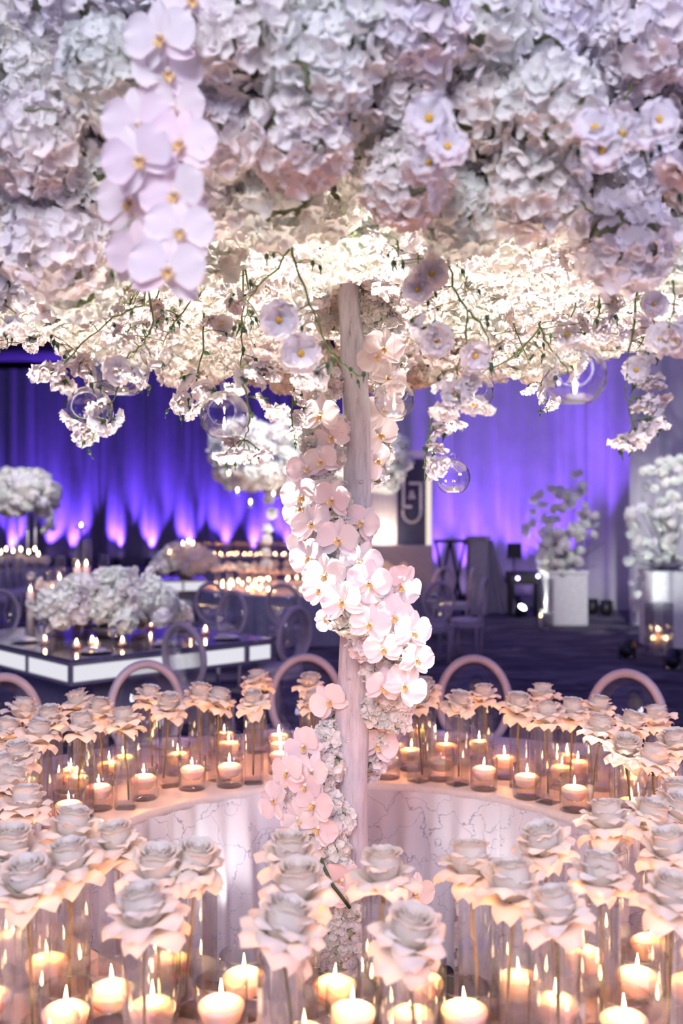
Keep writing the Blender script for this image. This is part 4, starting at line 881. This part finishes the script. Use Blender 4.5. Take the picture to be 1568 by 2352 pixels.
for k, (a, b2) in enumerate(((0.55, 0.30), (0.18, 0.75), (0.22, 0.95), (1.35, 0.35), (1.85, 0.55), (1.3, 0.28))):
    thing('wine_glass', 'stemmed clear glass on the lit dining table, '+['by the front corner', 'left edge, front', 'left edge, rear', 'middle of the front edge, left', 'right end', 'middle of the front edge, right'][k], 'glass', on_lt(a, b2), 0, 'glasses on the lit table', WG)
ch = [((465, 8.0), (.55, .84), 'oval-back chair standing in front of the right half of the lit table'), ((638, 9.35), (-.75, .65), 'oval-back chair at the right end of the lit table'),
      ((500, 10.9), (-.6, -.8), 'oval-back chair behind the lit table, left of two'), ((498, 12.8), (0.2, 1), 'dark oval-back chair at the second ring table, left of two'), ((656, 12.6), (0.1, 1), 'dark oval-back chair at the second ring table, right of two'), ((20, 11.2), (.6, -.7), 'oval-back chair at the left edge behind the lit table'),
      ((992, 13.0), (-.3, 1), 'oval-back chair right of the trunk, front left of four'), ((1072, 13.6), (-1, .35), 'oval-back chair right of the trunk, turned sideways in front'), ((1000, 16.6), (-.5, .8), 'cream oval-back chair right of the trunk, rear left of four'), ((1052, 16.2), (-.9, .3), 'cream oval-back chair right of the trunk, rear right of four'),
      ]
for (px, d), f, lab in ch:
    p = P(px, HY, d); chair(p, f, lab, 'chairs around the far tables')

# ------------------------------------------------------------------ second floral tree and its ring of candles
T2 = Vector(((712-HX)*16.2/FPX, 16.2, 0))
t2 = thing('floral_tree', 'smaller blurred floral tree in the background behind the main trunk', 'floral tree', T2)
ob('trunk', mesh('trunk', tube([(0, 0, 0), (.02, 0, 1), (-.01, 0, 2), (0, 0, 2.75)], lambda t: .07-.02*t, 12), M['bark']), t2)
pts = []
for rho, z, n in ((.3, 2.75, 8), (.65, 2.68, 14), (1.0, 2.58, 20), (1.3, 2.5, 26), (1.45, 2.64, 28), (1.52, 2.85, 28), (1.48, 3.1, 26), (1.25, 3.3, 20)):
    for k in range(n):
        a = 2*PI*(k+rnd(0, .5))/n; pts.append((rho*math.cos(a), rho*math.sin(a), z+rnd(-.09, .05)))
heads_at(t2, pts, 1.2, 1.7)
sp = []
for k in range(46):
    u = k/46; a = -1.2+u*10; sp.append((.17*math.sin(a)-.05, -.17*math.cos(a), 2.6-1.7*u))
heads_at(t2, sp, .7, 1.0)
for k in range(7): heads_at(t2, [(-.62+rnd(-.07, .07), -.8, 2.35-.2*k+rnd(-.05, .05))], .6, .9)
uplight(T2+Vector((.45, -.5, 0)), T2+Vector((.3, -.3, 2.6)), 700, (1, .95, .9), 'lens_s', 'small added floor uplight under the background floral tree', None, 80, .5)  # unseen uplight added to brighten this canopy from below
r2 = thing('ring_table', 'background ring table with grey skirt and rows of glowing candles', 'table', T2)
ob('top_cloth', mesh('top_cloth', ann(1.0, 1.76, TZ, 64), M['topcloth']), r2); ob('outer_skirt', mesh('outer_skirt', skirt(1.76, 1, 0.05, 60), M['linen']), r2); ob('inner_skirt', mesh('inner_skirt', skirt(1.0, -1, 0.05, 36), M['satin']), r2)
for k in range(64):
    a = 2*PI*k/64*1.0+rnd(-.04, .04); rr = rnd(1.08, 1.65)
    p = T2+Vector((rr*math.sin(a), rr*math.cos(a), TZ))
    bg_candle(p, SMALL_CYL, 0.04, 'tiny glowing candle glass on the background ring table', 'candles on the background ring table', e=8.0 if k % 6 == 0 else 0)
for k in range(44):
    a = 2*PI*k/44+rnd(-.05, .05); rr = rnd(1.07, 1.65); p = T2+Vector((rr*math.sin(a), rr*math.cos(a), TZ))
    o = thing('rose', 'tiny blurred rose on the background ring table', 'rose', p, 0, 'roses on the background ring table')
    ob('rose_bloom', FAR_ROSE_ME, o, loc=(0, 0, .33)); ob('stem', CM['post'], o, Matrix.Diagonal((.3, .3, 3, 1)))
for k, (px, py) in enumerate(((608, 1093), (628, 1138), (575, 1157), (545, 1130), (525, 1090))):
    p = P(px, py, 14.9)
    o = thing('glass_candle', f'hanging globe candle under the background floral tree, {["top right", "lower right", "lowest", "lower left", "top left"][k]}', 'candle', p, 0, 'hanging candles of the background tree', mesh('glass_globe', sph(.07, 16, 10), M['glass']))
    ob('flame', BIGFLAME, o, Matrix.Scale(1.3, 4)); ob('string', mesh('string', tube([(0, 0, .07), (0, 0, .5)], .002, 4), M['glass']), o)
# farther candle table
T3 = Vector(((600-HX)*29/FPX, 29, 0))
r3 = thing('long_table', 'most distant long table crowded with orange candles', 'table', T3)
ob('table_top', mesh('table_top', box(-2.2, 2.4, -.6, .6, .70, .75, .01), M['topcloth'], False), r3); ob('skirt', mesh('skirt', box(-2.15, 2.35, -.57, .57, 0.01, .70), M['linen'], False), r3)
for k in range(40):
    p = T3+Vector((-2.1+4.3*(k % 20)/19+rnd(-.06, .06), (-.38 if k < 20 else .25)+rnd(-.08, .08), .75))
    bg_candle(p, SMALL_CYL, 0.04, 'tiny orange candle glass on the most distant long table', 'candles on the most distant table', e=12.0 if k % 8 == 0 else 0)
for k in range(30):
    p = T3+Vector((-2.1+4.3*k/29, rnd(-.45, .45), .75)); o = thing('rose', 'tiny blurred rose on the most distant long table', 'rose', p, 0, 'roses on the most distant table')
    ob('rose_bloom', FAR_ROSE_ME, o, loc=(0, 0, .36)); ob('stem', CM['post'], o, Matrix.Diagonal((.3, .3, 3.2, 1)))

# mid-distance lit table with flowers (left of the second tree)
q = P(385, HY, 18.2)
lt2 = thing('lit_dining_table', 'distant white lit dining table left of the background floral tree', 'table', (q.x, q.y, 0), 0.25)
ob('table_top', mesh('table_top', box(-.7, .66, -.6, .6, .74, .77, .004), M['mirror'], False), lt2); ob('pedestal', mesh('pedestal', box(-.45, .45, -.35, .35, 0, .56), M['tbase'], False), lt2)
for x0, x1 in ((-.7, -.28), (-.23, .2), (.25, .66)): ob('light_panel', mesh('light_panel', box(x0, x1, -.6, -.58, .58, .73), M['litpanel'], False), lt2)
ob('rail', mesh('rail', box(-.7, .66, -.575, -.55, .56, .74), M['tframe'], False), lt2)
q2 = P(425, HY, 18.1)
c2 = thing('flower_centrepiece', 'blurred white flower mound on the distant lit table', 'flowers', (q2.x, q2.y, .77))
ob('bowl', BOWL, c2); heads_at(c2, mound(26, .5, .35, .32, .22, .1), 1.1, 1.5); wisps(c2, 6, .5, .35, .3, .6)
for k, (px, dz) in enumerate(((390, .45), (420, .62), (432, .66), (443, .62), (430, .4), (455, .2), (440, .28))):
    p = P(px, HY, 17.75+.05*k); h = .04
    o = thing('candlestick', f'slim candlestick with lit flame above the distant flower mound, number {ORD[k]} from the front row' if k > 9 else f'slim lit candlestick at the distant flower mound, {["far left", "tall left", "tall middle", "tall right", "medium", "low right", "low middle"][k]}', 'candle', (p.x, p.y, .77), 0, 'candlesticks at the distant flower mound')
    ob('stick', mesh('stick', tube([(0, 0, 0), (0, 0, dz)], .012, 8), M['glass']), o); ob('flame', BIGFLAME, o, Matrix.Translation((0, 0, dz)) @ Matrix.Scale(1.4, 4))

# far left table with tall flower ball, candles and row of chairs
q = P(40, HY, 22.0)
lf = thing('banquet_table', 'grey linen banquet table at the far left', 'table', (q.x, q.y, 0))
ob('table_top', mesh('table_top', lathe([(0.001, .75), (1.1, .75), (1.12, .74), (1.13, .70)], 40), M['linen']), lf); ob('skirt', mesh('skirt', skirt(1.12, 1, .05, 30), M['linen']), lf)
q2 = P(58, HY, 21.8)
tb = thing('tall_flower_stand', 'tall white flower ball on slender legs at the far left', 'flowers', (q2.x, q2.y, .75))
for x in (-.18, .05, .22): ob('leg', mesh('leg', tube([(x, 0, 0), (x, 0, 1.15)], .025, 8), M['white']), tb)
heads_at(tb, mound(52, .62, .6, .48, 1.62, .8), 1.2, 1.7)
for k in range(8): heads_at(tb, [(.5+rnd(-.12, .12), rnd(-.2, .2), 1.25-.06*k)], .7, 1.0)
for k, px in enumerate((2, 14, 30, 48, 66, 80, 88)):
    p = P(px, HY, 21.0+.1*(k % 3)); dz = [.36, .42, .38, .42, .36, .42, .32][k]
    o = thing('candlestick', f'lit candle under the tall flower ball, {ORD[k]} from the left', 'candle', (p.x, p.y, .75), 0, 'candles on the far left table')
    ob('stick', mesh('stick', tube([(0, 0, 0), (0, 0, dz)], .016, 8), M['glass']), o); ob('flame', BIGFLAME, o, Matrix.Translation((0, 0, dz)) @ Matrix.Scale(1.8, 4))
heads_at(tb, [(rnd(-.8, .7), rnd(-.6, 0), rnd(.13, .25)) for _ in range(16)], .8, 1.1)
for k, px in enumerate((-10, 8, 26, 44, 62, 80)):
    p = P(px, HY, 17.6+.5*k); chair(p, (.92, .35), f'grey chair in the row before the far left table, {ORD[k]} from the left', 'row of chairs at the far left table')
p = P(186, HY, 20.0)
o = thing('candle_stand', 'thin black candle stand with one flame at the left', 'candle', (p.x, p.y, 0)); ob('pole', mesh('pole', tube([(0, 0, 0), (0, 0, 1.66)], .02, 8), M['black']), o); ob('dish', mesh('dish', lathe([(.001, 1.66), (.12, 1.68), (.12, 1.70), (.001, 1.68)], 20), M['black']), o); ob('foot', mesh('foot', lathe([(.001, 0), (.18, 0), (.16, .03), (.001, .04)], 20), M['black']), o); ob('flame', BIGFLAME, o, Matrix.Translation((0, 0, 1.68)) @ Matrix.Scale(1.8, 4))

# ------------------------------------------------------------------ monogram booth
D = 18.6; s = D/FPX
def BX(px): return (px-HX)*s
def BZ(py): return CAMZ-(py-HY)*s
bo = thing('monogram_booth', 'white lit booth with navy monogram board', 'sign', (BX(925), D, 0))
def bp_(nm, x0, x1, y0, y1, z0, z1, mm): return ob(nm, mesh(nm, box(BX(x0)-BX(925), BX(x1)-BX(925), y0, y1, z0, z1), mm, False), bo)
bp_('navy_board', 912, 978, 0, .06, BZ(1252), BZ(1054), M['navy']); bp_('white_panel', 850, 911, .10, .16, BZ(1252), BZ(1050), M['white'])
bp_('lit_column', 978, 990, -.05, .08, 0, BZ(1050), M['warmlit']); bp_('lit_column', 903, 911, -.02, .09, 0, BZ(1060), M['white']); bp_('header', 846, 992, -.06, .16, BZ(1050), BZ(1036), M['white'])
bp_('base_counter', 850, 990, -.30, .14, 0, BZ(1252), M['linen'])
def strip(pts, w):
    vf = []; 
    for i in range(len(pts)-1):
        a, b2 = Vector((BX(pts[i][0])-BX(925), -.02, BZ(pts[i][1]))), Vector((BX(pts[i+1][0])-BX(925), -.02, BZ(pts[i+1][1]))); t = (b2-a).normalized(); nn = Vector((t.z, 0, -t.x))*w/2; a -= t*w*.3; b2 += t*w*.3
        v = [a-nn, a+nn, b2+nn, b2-nn]; vf.append((([*v, *[x+Vector((0, .02, 0)) for x in v]], [(0, 1, 2, 3), (7, 6, 5, 4), (0, 4, 5, 1), (1, 5, 6, 2), (2, 6, 7, 3), (3, 7, 4, 0)]), None))
    return join(vf)
o = ob('monogram_letter', mesh('monogram_letter', strip([(926, 1076), (926, 1164), (944, 1164)], 6*s), M['signwhite'], False), bo)
o = ob('monogram_letter', mesh('monogram_letter', strip([(941, 1110), (966, 1110), (966, 1175)]+[(945.5+20.5*math.cos(a), 1175+25*math.sin(a)) for a in [k*PI/10 for k in range(1, 11)]]+[(925, 1172)], 6*s), M['signwhite'], False), bo)
amp = bpy.data.curves.new('ampersand', 'FONT'); amp.body = '&'; amp.size = 28*s; amp.align_x = 'CENTER'; amp.extrude = .008
amp.materials.append(M['signwhite']); tmp = bpy.data.objects.new('ampersand_text', amp); COL.objects.link(tmp); ame = bpy.data.meshes.new_from_object(tmp); bpy.data.objects.remove(tmp); ame.name = 'ampersand'; o = ob('ampersand', ame, bo); o.location = (BX(946)-BX(925), -.01, BZ(1146)); o.rotation_euler = (PI/2, 0, 0)
lb = light('booth_glow', 'POINT', (BX(880)-BX(925), -.25, BZ(1225)), None, 14, (1, .8, .62), parent=bo, shadow_soft_size=.1)

# band gear: lectern with cloth, cross stand, music stand
p = P(1097, HY, 19.3)
lc = thing('lectern', 'dark grey lectern board right of the monogram booth', 'lectern', (p.x, p.y, 0)); ob('body', mesh('body', box(-.20, .17, -.2, .2, 0, 1.46, .02), M['linen'], False), lc); ob('top_ledge', mesh('top_ledge', box(-.23, .22, -.25, .22, 1.46, 1.52, .01), M['linen'], False), lc)
p = P(1140, HY, 19.4)
fn = lambda u, v: Vector((-.18+(v+1)/2*(.12+.55*(1-u)**1.4)+0, .08*math.sin(v*9)*(1-.4*u), 1.42*u+.02))
thing('draped_cloth', 'pale cloth draped down beside the lectern', 'cloth', (p.x, p.y, 0), me=mesh('draped_cloth', grid(8, 30, fn), M['drape']))
p = P(1033, HY, 19.0)
cs = thing('cross_stand', 'black cross-braced stand left of the lectern', 'stand', (p.x, p.y, 0)); ob('top', mesh('top', box(-.30, .30, -.2, .2, 1.40, 1.46), M['black'], False), cs)
for k, (x0, x1) in enumerate(((-.28, -.02), (-.02, -.28), (0.02, .28), (.28, .02))): ob('brace', mesh('brace', tube([(x0, -.1+.05*k, 0), (x1, -.1+.05*k, 1.4)], .028, 6), M['black']), cs)
p = P(1180, HY, 20.1)
ms = thing('music_stand', 'black music stand near the purple curtain', 'stand', (p.x, p.y, 0)); ob('desk', mesh('desk', box(-.14, .15, -.02, .02, 1.05, 1.36), M['black'], False), ms); ob('pole', mesh('pole', tube([(0, .02, 0), (0, .02, 1.1)], .016, 8), M['black']), ms); ob('foot', mesh('foot', lathe([(.001, 0), (.2, 0), (.18, .03), (.001, .04)], 16), M['black']), ms)
p = P(1205, HY, 18.9)
gb = thing('mixing_desk', 'black audio desk with small lights near the purple curtain', 'audio gear', (p.x, p.y, 0)); ob('case', mesh('case', box(-.34, .28, -.25, .25, .62, .86, .02), M['black'], False), gb)
for x in (-.28, .22): ob('leg', mesh('leg', box(x-.02, x+.02, -.2, .2, 0, .62), M['black'], False), gb)
for x, z in ((-.18, .74), (.2, .78)): ob('indicator', mesh('indicator', sph(.03, 10, 6), M['lens_p']), gb, loc=(x, -.26, z))

# ------------------------------------------------------------------ flower pedestals at the right
def pedestal(px0, px1, py_top, d, label, flabel, pts_px, lantern, llabel, cl_labels):
    x0, x1 = (px0-HX)*d/FPX, (px1-HX)*d/FPX; zt = CAMZ-(py_top-HY)*d/FPX; cx = (x0+x1)/2; wd = (x1-x0)
    o = thing('pedestal', label, 'pedestal', (cx, d, 0)); ob('body', mesh('body', box(-wd/2, wd/2, 0, wd, 0, zt-.05, .01), M['white'], False), o); ob('cap', mesh('cap', box(-wd/2-.02, wd/2+.02, -.02, wd+.02, zt-.05, zt, .01), M['white'], False), o)
    f = thing('flower_arrangement', flabel, 'flowers', (cx, d+wd/2, zt)); ob('vase', BOWL, f)
    P0 = Vector((cx, d+wd/2, zt))
    for (qx, qy, n, sx, sy, sz) in pts_px:
        for k in range(n):
            loc = P(qx+rnd(-sx, sx), qy+rnd(-sy, sy), d+wd/2+rnd(-.35, .15))-P0
            qq = Euler((rnd(0, 6), rnd(0, 6), rnd(0, 6))).to_matrix().to_4x4(); ob('flower_head', random.choice(FAR_ME), f, Matrix.Translation(loc) @ qq @ Matrix.Scale(rnd(.7, 1.0)*sz, 4))
    for k in range(14):
        a = rnd(0, PI); L = rnd(.5, 1.15)
        ob('branch', mesh('branch', tube([(0, 0, 0), (math.cos(a)*L*.4, -.1, math.sin(a)*L*.6), (math.cos(a)*L*.75, -.15, math.sin(a)*L*1.1)], lambda t: .012-.008*t, 5), M['bud']), f)
    lp = P(lantern[0], HY, lantern[1]); h = lantern[2]; wl = lantern[3]
    lan = thing('glass_lantern', llabel, 'lantern', (lp.x, lp.y, 0), .2, None, mesh('glass_lantern', prism([(wl, 0.0), (wl, h), (wl-.01, h), (wl-.01, .02)]), M['vglass'], False))
    for k, cl_ in enumerate(cl_labels):
        bg_candle((lp.x-.09+.09*k, lp.y+(.04 if k % 2 else -.03), .021), SMALL_CYL if False else VOTIVE, 0.2 if k != 1 else .32, cl_, None, e=0.5)
pedestal(1262, 1350, 1312, 17.3, 'narrow white pedestal near the bright purple curtain', 'tall airy white flower arrangement on the narrow pedestal', [(1290, 1255, 34, 45, 40, 1.0), (1265, 1285, 10, 24, 22, 1.0), (1260, 1180, 24, 55, 50, .8), (1330, 1170, 24, 45, 60, .75), (1295, 1110, 12, 45, 25, .75), (1295, 1305, 8, 18, 22, .9)], (1253, 16.7, .85, .10), 'clear square lantern beside the narrow pedestal', ['pink-lit candle in the lantern beside the narrow pedestal'])
pedestal(1500, 1610, 1312, 14.3, 'wide white pedestal at the right edge', 'large white flower arrangement spilling over the pedestal at the right edge', [(1520, 1120, 18, 55, 60, .8), (1500, 1200, 16, 55, 40, .8), (1490, 1270, 16, 50, 35, .8), (1555, 1230, 12, 40, 60, .8), (1460, 1370, 7, 12, 40, .6), (1545, 1080, 8, 30, 30, .75)], (1512, 13.6, .72, .145), 'tall glass lantern with three candles before the right pedestal', ['left candle in the glass lantern at the right', 'middle candle in the glass lantern at the right', 'right candle in the glass lantern at the right'])
